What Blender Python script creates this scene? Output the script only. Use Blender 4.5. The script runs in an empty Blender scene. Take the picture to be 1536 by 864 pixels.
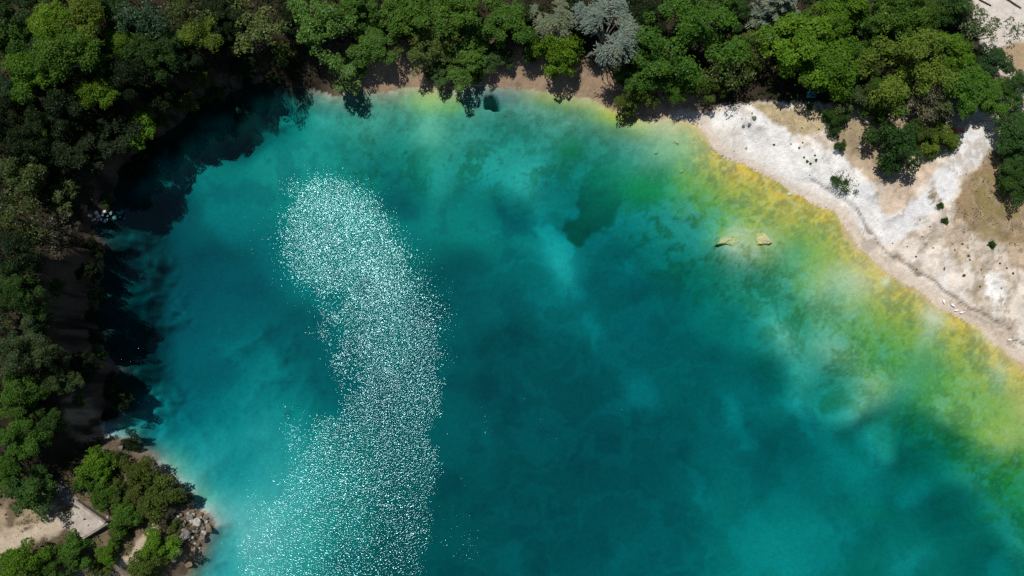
import bpy, bmesh, math, random
import numpy as np
from mathutils import Vector, Matrix

random.seed(11)
RNG = np.random.default_rng(11)
SC = bpy.context.scene
COL = SC.collection

# ------------------------------------------------------------------ camera, sky, sun, exposure
PITCH = math.radians(12.0)
DIST = 110.0
FPX = 1097.0                                   # focal length in photo pixels (1536 wide)
CAM = np.array([0.0, -DIST * math.sin(PITCH), DIST * math.cos(PITCH)])
cd = bpy.data.cameras.new('camera')
cd.sensor_width = 36.0
cd.lens = 36.0 * FPX / 1536.0
cd.clip_end = 6000.0
cam = bpy.data.objects.new('camera', cd)
cam.location = CAM
cam.rotation_euler = (PITCH, 0, 0)
COL.objects.link(cam)
SC.camera = cam

CP, SP = math.cos(PITCH), math.sin(PITCH)


def P(px, py, z=0.0):
    """world point at height z seen at a photo pixel (a layout ruler, metres)"""
    a = (px - 768.0) / FPX
    b = (432.0 - py) / FPX
    d = np.array([a, b * CP + SP, b * SP - CP])
    t = (z - CAM[2]) / d[2]
    return CAM + d * t


def project(X, Y, Z):
    dx, dy, dz = X - CAM[0], Y - CAM[1], Z - CAM[2]
    depth = dy * SP - dz * CP
    up = dy * CP + dz * SP
    return 768.0 + FPX * dx / depth, 432.0 - FPX * up / depth


# the sun stands where the lake mirrors it
_g = P(520, 335) - CAM
_g = _g / np.linalg.norm(_g)
SUN = Vector((_g[0], _g[1], -_g[2]))
SUN_EL = math.asin(SUN.z)
SUN_AZ = math.atan2(SUN.x, SUN.y)              # clockwise from +Y
sd = bpy.data.lights.new('sun', 'SUN')
sd.energy = 3.9
sd.angle = math.radians(0.53)
sd.color = (1.0, 0.97, 0.92)
sun = bpy.data.objects.new('sun', sd)
sun.rotation_euler = SUN.to_track_quat('Z', 'Y').to_euler()
sun.location = (0, 0, 200)
COL.objects.link(sun)

world = bpy.data.worlds.new('World')
SC.world = world
world.use_nodes = True
wn = world.node_tree
wn.nodes.clear()
wo = wn.nodes.new('ShaderNodeOutputWorld')
wb = wn.nodes.new('ShaderNodeBackground')
ws = wn.nodes.new('ShaderNodeTexSky')
ws.sky_type = 'NISHITA'
ws.sun_disc = False
ws.sun_elevation = SUN_EL
ws.sun_rotation = SUN_AZ
ws.air_density = 1.0
ws.dust_density = 0.25
wb.inputs['Strength'].default_value = 0.055
wn.links.new(ws.outputs[0], wb.inputs[0])
wn.links.new(wb.outputs[0], wo.inputs[0])

SC.view_settings.view_transform = 'Standard'
SC.view_settings.look = 'None'
SC.view_settings.exposure = 0.0
SC.view_settings.gamma = 1.0
SC.view_settings.use_curve_mapping = False
SC.render.engine = 'CYCLES'
cy = SC.cycles
cy.max_bounces = 6
cy.diffuse_bounces = 3
cy.glossy_bounces = 2
cy.transmission_bounces = 3
cy.transparent_max_bounces = 12
cy.use_adaptive_sampling = False
cy.use_denoising = False
cy.sample_clamp_direct = 10.0
cy.sample_clamp_indirect = 3.0
cy.caustics_reflective = False
cy.caustics_refractive = False
SC.render.film_transparent = False


# ------------------------------------------------------------------ noise and masks (numpy)
def _hash(ix, iy, seed):
    h = (ix.astype(np.int64) * 374761393 + iy.astype(np.int64) * 668265263 + seed * 1442695041) & 0xFFFFFFFF
    h = ((h ^ (h >> 13)) * 1274126177) & 0xFFFFFFFF
    h = h ^ (h >> 16)
    return (h & 0xFFFFFF) / float(0xFFFFFF)


def vnoise(x, y, seed=0):
    ix, iy = np.floor(x), np.floor(y)
    fx, fy = x - ix, y - iy
    fx = fx * fx * fx * (fx * (fx * 6 - 15) + 10)
    fy = fy * fy * fy * (fy * (fy * 6 - 15) + 10)
    a = _hash(ix, iy, seed); b = _hash(ix + 1, iy, seed)
    c = _hash(ix, iy + 1, seed); d = _hash(ix + 1, iy + 1, seed)
    return (a * (1 - fx) + b * fx) * (1 - fy) + (c * (1 - fx) + d * fx) * fy


def fbm(x, y, seed=0, oct=4, gain=0.5):
    s, a, t = 0.0, 1.0, 0.0
    for k in range(oct):
        s = s + a * vnoise(x * 2 ** k + 17.3 * k, y * 2 ** k - 9.1 * k, seed + k * 7)
        t += a
        a *= gain
    return s / t                                # 0..1, mean 0.5


def sstep(a, b, x):
    t = np.clip((x - a) / (b - a), 0, 1)
    return t * t * (3 - 2 * t)


def sdist(X, Y, poly):
    """signed distance to a closed polygon, positive inside"""
    n = len(poly)
    best = np.full(X.shape, 1e18)
    inside = np.zeros(X.shape, bool)
    for i in range(n):
        x0, y0 = poly[i]
        x1, y1 = poly[(i + 1) % n]
        ex, ey = x1 - x0, y1 - y0
        L = ex * ex + ey * ey + 1e-12
        t = np.clip(((X - x0) * ex + (Y - y0) * ey) / L, 0, 1)
        dx, dy = X - x0 - t * ex, Y - y0 - t * ey
        np.minimum(best, dx * dx + dy * dy, out=best)
        if y0 != y1:
            c = ((y0 > Y) != (y1 > Y)) & (X < (x1 - x0) * (Y - y0) / (y1 - y0) + x0)
            inside ^= c
    d = np.sqrt(best)
    return np.where(inside, d, -d)


def smooth_poly(pts, rounds=2):
    p = [tuple(q) for q in pts]
    for _ in range(rounds):
        o = []
        for i in range(len(p)):
            a, b = p[i], p[(i + 1) % len(p)]
            o.append((0.75 * a[0] + 0.25 * b[0], 0.75 * a[1] + 0.25 * b[1]))
            o.append((0.25 * a[0] + 0.75 * b[0], 0.25 * a[1] + 0.75 * b[1]))
        p = o
    return p


def srgb(r, g, b):
    f = lambda c: (c / 255 / 12.92) if c / 255 <= 0.04045 else ((c / 255 + 0.055) / 1.055) ** 2.4
    return (f(r), f(g), f(b))


# ------------------------------------------------------------------ materials
def new_mat(name):
    m = bpy.data.materials.new(name)
    m.use_nodes = True
    nt = m.node_tree
    b = nt.nodes.get('Principled BSDF')
    return m, nt, b


def noise_node(nt, scale, detail=4.0, rough=0.55, coord='Object'):
    tc = nt.nodes.new('ShaderNodeTexCoord')
    n = nt.nodes.new('ShaderNodeTexNoise')
    n.inputs['Scale'].default_value = scale
    n.inputs['Detail'].default_value = detail
    n.inputs['Roughness'].default_value = rough
    nt.links.new(tc.outputs[coord], n.inputs['Vector'])
    return n


def ramp(nt, src, stops):
    r = nt.nodes.new('ShaderNodeValToRGB')
    e = r.color_ramp.elements
    while len(e) < len(stops):
        e.new(0.5)
    for i, (p, c) in enumerate(stops):
        e[i].position = p
        e[i].color = (c[0], c[1], c[2], 1)
    nt.links.new(src, r.inputs[0])
    return r


def mixrgb(nt, mode, fac, a, b):
    m = nt.nodes.new('ShaderNodeMix')
    m.data_type = 'RGBA'
    m.blend_type = mode
    for sock, v in ((m.inputs['Factor'], fac), (m.inputs['A'], a), (m.inputs['B'], b)):
        pass
    ins = [m.inputs[0], m.inputs[6], m.inputs[7]]
    for s, v in zip(ins, (fac, a, b)):
        if hasattr(v, 'links') or isinstance(v, bpy.types.NodeSocket):
            nt.links.new(v, s)
        elif isinstance(v, (tuple, list)):
            s.default_value = (v[0], v[1], v[2], 1)
        else:
            s.default_value = v
    return m.outputs[2]


def bump(nt, height, strength, dist, normal=None):
    b = nt.nodes.new('ShaderNodeBump')
    b.inputs['Strength'].default_value = strength
    b.inputs['Distance'].default_value = dist
    nt.links.new(height, b.inputs['Height'])
    if normal is not None:
        nt.links.new(normal, b.inputs['Normal'])
    return b.outputs[0]


def earth_material(name='earth', relief=1.0):
    m, nt, b = new_mat(name)
    at = nt.nodes.new('ShaderNodeAttribute')
    at.attribute_name = 'col'
    n1 = noise_node(nt, 1.6, 6, 0.62)
    n2 = noise_node(nt, 7.0, 5, 0.65)
    r1 = ramp(nt, n1.outputs['Fac'], [(0.3, (0.90, 0.89, 0.87)), (0.7, (1.10, 1.10, 1.10))])
    r2 = ramp(nt, n2.outputs['Fac'], [(0.32, (0.80, 0.78, 0.75)), (0.60, (1.12, 1.12, 1.12))])
    c = mixrgb(nt, 'MULTIPLY', 1.0, at.outputs['Color'], r1.outputs[0])
    c = mixrgb(nt, 'MULTIPLY', 0.75, c, r2.outputs[0])
    nt.links.new(c, b.inputs['Base Color'])
    b.inputs['Roughness'].default_value = 0.95
    b.inputs['Specular IOR Level'].default_value = 0.12
    nrm = bump(nt, n2.outputs['Fac'], 0.55, 0.16 * relief)
    nrm = bump(nt, n1.outputs['Fac'], 0.4, 0.5 * relief, nrm)
    nt.links.new(nrm, b.inputs['Normal'])
    return m


def rock_material(name, c0, c1, c2, scale=1.4):
    m, nt, b = new_mat(name)
    n1 = noise_node(nt, scale, 6, 0.65)
    n2 = noise_node(nt, scale * 6, 5, 0.6)
    r = ramp(nt, n1.outputs['Fac'], [(0.3, c0), (0.5, c1), (0.68, c2)])
    r2 = ramp(nt, n2.outputs['Fac'], [(0.3, (0.65, 0.65, 0.65)), (0.65, (1.1, 1.1, 1.1))])
    c = mixrgb(nt, 'MULTIPLY', 0.8, r.outputs[0], r2.outputs[0])
    nt.links.new(c, b.inputs['Base Color'])
    b.inputs['Roughness'].default_value = 0.9
    b.inputs['Specular IOR Level'].default_value = 0.2
    nt.links.new(bump(nt, n2.outputs['Fac'], 0.6, 0.12), b.inputs['Normal'])
    return m


def leaf_material(name, rough=0.5, spec=0.15, trans=0.30):
    m, nt, b = new_mat(name)
    oi = nt.nodes.new('ShaderNodeObjectInfo')
    at = nt.nodes.new('ShaderNodeAttribute')
    at.attribute_name = 'tint'
    r = ramp(nt, at.outputs['Fac'], [(0.0, (0.55, 0.62, 0.75)), (0.5, (1.0, 1.0, 1.0)), (1.0, (1.55, 1.35, 1.25))])
    n = noise_node(nt, 0.55, 3, 0.5, 'Object')
    r2 = ramp(nt, n.outputs['Fac'], [(0.3, (0.78, 0.84, 0.9)), (0.7, (1.22, 1.14, 1.05))])
    c = mixrgb(nt, 'MULTIPLY', 1.0, oi.outputs['Color'], r.outputs[0])
    c = mixrgb(nt, 'MULTIPLY', 1.0, c, r2.outputs[0])
    nt.links.new(c, b.inputs['Base Color'])
    b.inputs['Roughness'].default_value = rough
    b.inputs['Specular IOR Level'].default_value = spec
    tr = nt.nodes.new('ShaderNodeBsdfTranslucent')
    tc = mixrgb(nt, 'MULTIPLY', 1.0, c, (1.25, 1.35, 0.6))
    nt.links.new(tc, tr.inputs['Color'])
    mx = nt.nodes.new('ShaderNodeMixShader')
    mx.inputs[0].default_value = trans
    out = nt.nodes.get('Material Output')
    nt.links.new(b.outputs[0], mx.inputs[1])
    nt.links.new(tr.outputs[0], mx.inputs[2])
    nt.links.new(mx.outputs[0], out.inputs[0])
    return m


def plain_material(name, c, rough=0.8, scale=6.0, var=0.25, spec=0.25):
    m, nt, b = new_mat(name)
    n = noise_node(nt, scale, 5, 0.6)
    r = ramp(nt, n.outputs['Fac'], [(0.3, tuple(v * (1 - var) for v in c)), (0.7, tuple(min(1, v * (1 + var)) for v in c))])
    nt.links.new(r.outputs[0], b.inputs['Base Color'])
    b.inputs['Roughness'].default_value = rough
    b.inputs['Specular IOR Level'].default_value = spec
    nt.links.new(bump(nt, n.outputs['Fac'], 0.3, 0.03), b.inputs['Normal'])
    return m


def water_material():
    m = bpy.data.materials.new('water')
    m.use_nodes = True
    nt = m.node_tree
    nt.nodes.clear()
    out = nt.nodes.new('ShaderNodeOutputMaterial')
    wind = nt.nodes.new('ShaderNodeAttribute')
    wind.attribute_name = 'wind'
    tc = nt.nodes.new('ShaderNodeTexCoord')
    mp = nt.nodes.new('ShaderNodeMapping')
    mp.inputs['Rotation'].default_value = (0, 0, 0.5)
    mp.inputs['Scale'].default_value = (0.72, 1.25, 1.0)
    nt.links.new(tc.outputs['Object'], mp.inputs['Vector'])
    n1 = nt.nodes.new('ShaderNodeTexNoise')
    n1.inputs['Scale'].default_value = 4.3
    n1.inputs['Detail'].default_value = 1.0
    n1.inputs['Roughness'].default_value = 0.5
    nt.links.new(mp.outputs[0], n1.inputs['Vector'])
    n2 = nt.nodes.new('ShaderNodeTexNoise')
    n2.inputs['Scale'].default_value = 0.6
    n2.inputs['Detail'].default_value = 2.0
    nt.links.new(tc.outputs['Object'], n2.inputs['Vector'])
    n3 = nt.nodes.new('ShaderNodeTexNoise')
    n3.inputs['Scale'].default_value = 2.4
    n3.inputs['Detail'].default_value = 3.0
    n3.inputs['Roughness'].default_value = 0.7
    nt.links.new(tc.outputs['Object'], n3.inputs['Vector'])
    ad = nt.nodes.new('ShaderNodeMath')
    ad.operation = 'ADD'
    nt.links.new(n3.outputs['Fac'], ad.inputs[0])
    nt.links.new(wind.outputs['Fac'], ad.inputs[1])
    gust = nt.nodes.new('ShaderNodeMapRange')
    gust.inputs['From Min'].default_value = 0.98
    gust.inputs['From Max'].default_value = 1.04
    gust.inputs['To Min'].default_value = 0.03
    gust.inputs['To Max'].default_value = 1.0
    nt.links.new(ad.outputs[0], gust.inputs['Value'])
    core = nt.nodes.new('ShaderNodeMapRange')
    core.inputs['From Min'].default_value = 0.72
    core.inputs['From Max'].default_value = 1.0
    core.inputs['To Min'].default_value = 1.0
    core.inputs['To Max'].default_value = 0.6
    nt.links.new(wind.outputs['Fac'], core.inputs['Value'])
    cm = nt.nodes.new('ShaderNodeMath')
    cm.operation = 'MULTIPLY'
    nt.links.new(gust.outputs[0], cm.inputs[0])
    nt.links.new(core.outputs[0], cm.inputs[1])
    amp = nt.nodes.new('ShaderNodeMath')
    amp.operation = 'MULTIPLY'
    nt.links.new(n1.outputs['Fac'], amp.inputs[0])
    nt.links.new(cm.outputs[0], amp.inputs[1])
    b1 = bump(nt, amp.outputs[0], 1.0, 0.080)
    b2 = bump(nt, n2.outputs['Fac'], 1.0, 0.006, b1)
    gl = nt.nodes.new('ShaderNodeBsdfGlossy')
    gl.distribution = 'BECKMANN'
    gl.inputs['Color'].default_value = (0.60, 0.92, 1.0, 1)  # cyan put into the reflection tint to colour the sun glitter
    rr = nt.nodes.new('ShaderNodeMapRange')
    rr.inputs['From Min'].default_value = 0.05
    rr.inputs['From Max'].default_value = 0.6
    rr.inputs['To Min'].default_value = 0.04
    rr.inputs['To Max'].default_value = 0.135
    nt.links.new(gust.outputs[0], rr.inputs['Value'])
    nt.links.new(rr.outputs[0], gl.inputs['Roughness'])
    nt.links.new(b2, gl.inputs['Normal'])
    tr = nt.nodes.new('ShaderNodeBsdfTransparent')
    fr = nt.nodes.new('ShaderNodeFresnel')
    fr.inputs['IOR'].default_value = 1.33
    mx = nt.nodes.new('ShaderNodeMixShader')
    nt.links.new(fr.outputs[0], mx.inputs[0])
    nt.links.new(tr.outputs[0], mx.inputs[1])
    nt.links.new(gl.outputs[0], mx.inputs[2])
    nt.links.new(mx.outputs[0], out.inputs['Surface'])
    va = nt.nodes.new('ShaderNodeVolumeAbsorption')
    dens = 0.75
    sig = (0.52, 0.112, 0.098)
    va.inputs['Color'].default_value = (1 - sig[0] / dens, 1 - sig[1] / dens, 1 - sig[2] / dens, 1)
    va.inputs['Density'].default_value = dens
    nt.links.new(va.outputs[0], out.inputs['Volume'])
    return m


M = {
    'earth': earth_material(),
    'bed': earth_material('lake_marl', 0.3),
    'water': water_material(),
    'leaf': leaf_material('leaf'),
    'gloss_leaf': leaf_material('glossy_leaf', 0.45, 0.28, 0.22),
    'needle': leaf_material('silver_leaf', 0.6, 0.3, 0.18),
    'bark': plain_material('bark', (0.075, 0.055, 0.04), 0.9, 8.0, 0.35),
    'pale_bark': plain_material('pale_bark', (0.22, 0.20, 0.18), 0.9, 8.0, 0.3),
    'pale_rock': rock_material('pale_rock', (0.34, 0.30, 0.26), (0.50, 0.46, 0.41), (0.62, 0.58, 0.53)),
    'grey_rock': rock_material('grey_rock', (0.10, 0.09, 0.08), (0.21, 0.19, 0.17), (0.36, 0.33, 0.30), 2.6),
    'brown_rock': rock_material('brown_rock', (0.14, 0.10, 0.065), (0.26, 0.19, 0.12), (0.36, 0.29, 0.20)),
    'algae_rock': rock_material('algae_rock', (0.42, 0.40, 0.14), (0.66, 0.58, 0.26), (0.76, 0.70, 0.46), 2.4),
    'white_rock': rock_material('white_rock', (0.68, 0.67, 0.65), (0.80, 0.79, 0.78), (0.84, 0.83, 0.82), 3.0),
    'concrete': rock_material('concrete', (0.27, 0.225, 0.18), (0.43, 0.375, 0.31), (0.51, 0.45, 0.38), 0.7),
    'dark_concrete': rock_material('dark_concrete', (0.17, 0.15, 0.13), (0.27, 0.235, 0.20), (0.36, 0.31, 0.265), 1.5),
    'bench_wood': plain_material('bench_wood', (0.50, 0.17, 0.10), 0.6, 9.0, 0.25),
    'feather': plain_material('feather', (0.86, 0.85, 0.83), 0.7, 20.0, 0.05),
    'beak': plain_material('beak', (0.65, 0.28, 0.03), 0.5, 20.0, 0.1),
    'blue_sheet': plain_material('blue_sheet', (0.05, 0.26, 0.36), 0.5, 3.0, 0.2),
}


# ------------------------------------------------------------------ object helpers
def tag(o, label=None, cat=None, group=None, kind=None):
    if label: o['label'] = label
    if cat: o['category'] = cat
    if group: o['group'] = group
    if kind: o['kind'] = kind
    return o


def empty(name, loc, rz=0.0, s=1.0):
    o = bpy.data.objects.new(name, None)
    COL.objects.link(o)
    o.location = tuple(float(v) for v in loc)
    o.rotation_euler = (0, 0, rz)
    o.scale = (s, s, s) if not isinstance(s, (tuple, list)) else s
    o.empty_display_size = 0.3
    return o


def mesh_np(name, V, F, smooth=False, attrs=None, mats=None):
    """V (n,3), F (m,k) with constant k"""
    V = np.asarray(V, np.float32)
    F = np.asarray(F, np.int32)
    me = bpy.data.meshes.new(name)
    me.vertices.add(len(V))
    me.vertices.foreach_set('co', V.ravel())
    k = F.shape[1]
    me.loops.add(F.size)
    me.loops.foreach_set('vertex_index', F.ravel())
    me.polygons.add(len(F))
    me.polygons.foreach_set('loop_start', np.arange(0, F.size, k, dtype=np.int32))
    if smooth:
        me.polygons.foreach_set('use_smooth', np.ones(len(F), bool))
    for an, (typ, data) in (attrs or {}).items():
        a = me.attributes.new(an, typ, 'POINT')
        if typ == 'FLOAT':
            a.data.foreach_set('value', np.asarray(data, np.float32).ravel())
        else:
            a.data.foreach_set('color', np.asarray(data, np.float32).ravel())
    for mm in (mats or []):
        me.materials.append(mm)
    me.update()
    me.validate()
    return me


def link(name, me, parent=None, loc=None):
    o = bpy.data.objects.new(name, me)
    COL.objects.link(o)
    if parent is not None:
        o.parent = parent
    if loc is not None:
        o.location = loc
    return o


# ------------------------------------------------------------------ terrain: shore, heights, depths
SHORE_PX = [(262, 930), (278, 866), (292, 846), (308, 806), (322, 786), (316, 771), (286, 762), (284, 738), (262, 716),
            (246, 702), (234, 686), (212, 676), (208, 657), (178, 651), (158, 642), (176, 606), (172, 572), (160, 540),
            (152, 500), (148, 460), (150, 420), (156, 380), (152, 345), (164, 308), (184, 276), (206, 248), (228, 214),
            (262, 182), (306, 160), (350, 136), (400, 120), (446, 122), (480, 136), (512, 139), (560, 136), (612, 133),
            (660, 131), (704, 130), (760, 132), (806, 137), (852, 144), (884, 152), (922, 166), (962, 180), (1000, 180),
            (1032, 180), (1054, 192), (1064, 214), (1078, 230), (1104, 241), (1140, 256), (1164, 276), (1192, 293),
            (1238, 311), (1264, 330), (1276, 352), (1294, 376), (1332, 410), (1380, 440), (1418, 466), (1470, 494),
            (1508, 524), (1540, 545), (1600, 590), (1700, 690), (1820, 860), (1900, 1060), (1700, 1240), (800, 1290),
            (260, 1190), (90, 1010), (100, 900), (120, 872), (145, 858), (176, 862), (205, 872), (235, 905)]
SHORE = smooth_poly([tuple(P(u, v)[:2]) for u, v in SHORE_PX], 2)


def axis(lo, hi, step, far):
    core = np.arange(lo, hi + step * 0.5, step)
    left, right = [], []
    s, x = step, lo
    while x > -far:
        s *= 1.22
        x -= s
        left.append(x)
    s, x = step, core[-1]
    while x < far:
        s *= 1.22
        x += s
        right.append(x)
    return np.array(left[::-1] + list(core) + right)


GX = axis(-89.0, 89.0, 0.29, 1600.0)
GY = axis(-46.0, 60.0, 0.29, 1600.0)
X, Y = np.meshgrid(GX, GY)
wig = (fbm(X * 0.32, Y * 0.32, 3, 4) - 0.5)
wig2 = (fbm(X * 0.32 + 40, Y * 0.32 + 11, 4, 4) - 0.5)
_u, _v = project(X, Y, np.zeros_like(X))
wamp = 1.6 + 3.2 * sstep(500, 400, _u) * sstep(700, 600, _v)
D = sdist(X + wamp * wig, Y + wamp * wig2, SHORE)           # + in the lake, metres
U0, V0 = project(X, Y, np.zeros_like(X))

# land profile: (px, py, plateau height, rise length, foot height)
LAND = [(150, 700, 3.2, 5.0), (60, 780, 4.0, 8.0), (240, 800, 2.6, 3.0), (180, 660, 3.0, 2.0), (270, 730, 2.2, 2.5),
        (150, 620, 8.0, 3.0), (100, 640, 9.0, 3.5), (60, 560, 12.5, 2.6), (120, 480, 12.5, 2.4), (60, 420, 13.0, 2.4),
        (110, 330, 5.0, 4.2), (60, 250, 9.0, 2.6), (180, 220, 5.5, 2.6), (150, 100, 9.5, 3.0), (280, 130, 7.0, 3.2),
        (380, 90, 6.0, 3.8), (450, 90, 4.5, 5.0), (540, 90, 3.8, 7.0), (640, 90, 3.2, 8.0), (760, 90, 3.2, 8.0),
        (900, 110, 3.2, 9.0), (1020, 140, 2.8, 9.0), (1120, 140, 3.0, 10.0), (1240, 200, 3.0, 11.0), (1350, 250, 3.0, 14.0),
        (1450, 330, 3.6, 16.0), (1530, 430, 3.8, 14.0), (1400, 100, 5.0, 20.0), (900, 0, 6.0, 18.0), (500, 0, 8.0, 14.0),
        (300, 0, 10.0, 6.0), (0, 860, 4.5, 8.0), (1700, 500, 4.5, 16.0), (1200, 60, 5.0, 18.0), (1560, 120, 5.5, 18.0)]
ww = np.zeros_like(X); hh = np.zeros_like(X); ll = np.zeros_like(X)
Uc, Vc = np.clip(U0, -200, 1750), np.clip(V0, -250, 1100)
for (u, v, h, l) in LAND:
    w = 1.0 / (((Uc - u) ** 2 + (Vc - v) ** 2) / 3600.0 + 0.15) ** 2
    ww += w; hh += w * h; ll += w * l
HP, LP = hh / ww, ll / ww
dl = np.maximum(-D, 0)
steep = sstep(5.0, 2.5, LP) * sstep(4.0, 8.0, HP)
t = np.clip(dl / LP, 0, 1)
prof = np.where(steep > 0.5, 1 - (1 - t) ** 1.6, t ** 1.15 * (1.25 - 0.25 * t))
land = HP * prof + 0.05 * np.minimum(np.maximum(dl - LP, 0), 60)
rough = fbm(X * 0.22, Y * 0.22, 8, 5) - 0.5
ragged = fbm(X * 0.75, Y * 0.75, 9, 4) - 0.5
near = sstep(0.0, 2.5, dl)
land += near * (1.0 * rough + 0.35 * ragged) * (0.6 + 1.6 * steep)
land += near * steep * 1.4 * (fbm(X * 0.5 + 9, Y * 0.5, 10, 4) - 0.5)


def gauss(U, V, u, v, su, sv=None, ang=0.0):
    sv = sv or su
    c, s = math.cos(math.radians(ang)), math.sin(math.radians(ang))
    a = (U - u) * c + (V - v) * s
    b = -(U - u) * s + (V - v) * c
    return np.exp(-0.5 * ((a / su) ** 2 + (b / sv) ** 2))


# mounds, gullies and the small wave-cut ledge of the right-hand beach
beachy = sstep(960, 1050, U0) * sstep(90, 150, V0)
land += 0.9 * gauss(U0, V0, 1125, 185, 32, 16, 25) * near
land += 0.8 * gauss(U0, V0, 1215, 235, 42, 22, 35) * near
land += 0.7 * gauss(U0, V0, 1288, 290, 12, 34, 15) * near
land -= 0.6 * gauss(U0, V0, 1330, 345, 30, 20, -30) * near
for gu, gv, ga, gl_ in ((1385, 385, 108, 40), (1425, 400, 112, 46), (1350, 380, 120, 36), (1470, 420, 115, 46), (1510, 450, 110, 40)):
    land -= 0.45 * gauss(U0, V0, gu, gv, gl_, 7, ga) * near
rib = 1 - np.abs(2 * fbm(X * 0.42 + 0.5 * Y * 0.42, Y * 0.16 - X * 0.16, 44, 4) - 1)
land += near * beachy * sstep(3.0, 6.0, dl) * 0.55 * (rib ** 3 - 0.4)
ledge = 0.22 * sstep(2.3, 2.75, dl + 1.2 * wig) * sstep(1180, 1260, U0)
land += ledge

# lake bed: depth control points (px, py, metres)
BED = [(560, 230, 3.6), (300, 250, 4.8), (330, 330, 5.3), (300, 410, 6.6), (360, 450, 6.2), (300, 560, 6.0), (295, 640, 4.7),
       (270, 600, 5.8), (400, 600, 6.6), (250, 450, 7.2), (265, 330, 7.6), (230, 290, 6.5), (200, 420, 6.0), (800, 280, 3.0), (750, 235, 3.2),
       (600, 290, 6.6), (575, 265, 5.4), (660, 270, 3.6), (700, 330, 5.2), (770, 325, 5.6), (690, 440, 7.6), (850, 300, 5.0), (905, 270, 6.6),
       (960, 285, 4.6), (835, 385, 4.8), (800, 420, 6.4), (870, 340, 6.6), (950, 370, 7.6), (1030, 340, 7.9), (1030, 420, 7.8), (920, 440, 7.2),
       (850, 600, 8.2), (780, 760, 8.7), (760, 560, 8.6), (900, 700, 8.5), (960, 590, 7.3), (1010, 520, 7.3), (1070, 560, 7.6),
       (1100, 255, 1.3), (1000, 230, 1.9), (960, 230, 2.6), (1090, 300, 2.2), (1040, 290, 3.6), (1115, 365, 1.2), (1095, 362, 1.3), (1146, 360, 1.2), (1170, 400, 2.6), (1075, 400, 3.8),
       (1130, 455, 3.3), (1165, 510, 3.2), (1100, 480, 5.8), (1140, 570, 7.0), (1250, 430, 1.7), (1250, 520, 2.0), (1300, 600, 1.8),
       (1200, 570, 3.4), (1240, 610, 3.8), (1330, 680, 3.6), (1270, 680, 6.2), (1380, 690, 6.8), (1420, 760, 6.6), (1330, 740, 6.2),
       (1440, 620, 1.9), (1500, 650, 1.3), (1460, 720, 3.0), (1500, 760, 3.6), (1525, 820, 3.0), (1480, 830, 6.2), (1200, 650, 6.8),
       (1150, 680, 7.2), (1100, 780, 6.0), (1180, 850, 5.4), (1280, 790, 6.2), (1350, 850, 5.2), (1250, 860, 5.6), (1000, 800, 7.6), (1000, 680, 7.9),
       (520, 330, 4.6), (480, 420, 5.4), (560, 520, 6.6), (560, 640, 7.2), (560, 760, 7.8), (450, 760, 7.0), (380, 800, 6.4), (330, 720, 5.4),
       (640, 840, 8.4), (460, 860, 7.4), (640, 600, 7.6), (430, 520, 6.6), (400, 250, 4.2), (480, 220, 3.6), (640, 200, 2.0), (700, 180, 2.4),
       (560, 180, 2.2), (850, 200, 2.4), (900, 190, 2.2), (420, 180, 6.6), (340, 200, 7.0), (280, 240, 6.6), (500, 170, 2.6), (800, 1000, 8.5), (1400, 1000, 6.0), (450, 1000, 7.5)]


def sunk(u, v, d):
    """where a bed point seen at (u, v) under d metres of water lies on the surface map"""
    q = P(u, v, -d)
    a, b = project(q[0], q[1], 0.0)
    return float(a), float(b)


Ub, Vb = U0, V0
wu = 34 * (fbm(Ub / 70.0, Vb / 70.0, 21, 4) - 0.5) + 16 * (fbm(Ub / 22.0, Vb / 22.0, 23, 3) - 0.5)
wv = 34 * (fbm(Ub / 70.0 + 31, Vb / 70.0 + 5, 22, 4) - 0.5) + 16 * (fbm(Ub / 22.0 + 7, Vb / 22.0, 24, 3) - 0.5)
Uw, Vw = Ub + wu, Vb + wv
ww = np.zeros_like(X); hh = np.zeros_like(X)
for (u, v, d_) in BED:
    d_ = d_ * (0.62 if d_ < 2.7 and u > 950 else 1.0)
    d_ = d_ * (1.22 if u < 470 and v > 380 else 1.0)
    u, v = sunk(u, v, 1.1 * d_)
    w = 1.0 / (((Uw - u) ** 2 + (Vw - v) ** 2) / 900.0 + 0.25) ** 2.0
    ww += w; hh += w * d_
depth = hh / ww
depth = 1.05 * depth + 0.02 * np.maximum(depth - 4.5, 0) ** 2


def streak(u0, v0, u1, v1, width, dd):
    u0, v0 = sunk(u0, v0, 5.0)
    u1, v1 = sunk(u1, v1, 5.0)
    L = math.hypot(u1 - u0, v1 - v0)
    return dd * gauss(Uw, Vw, (u0 + u1) / 2, (v0 + v1) / 2, L / 2.2, width, math.degrees(math.atan2(v1 - v0, u1 - u0)))


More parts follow.
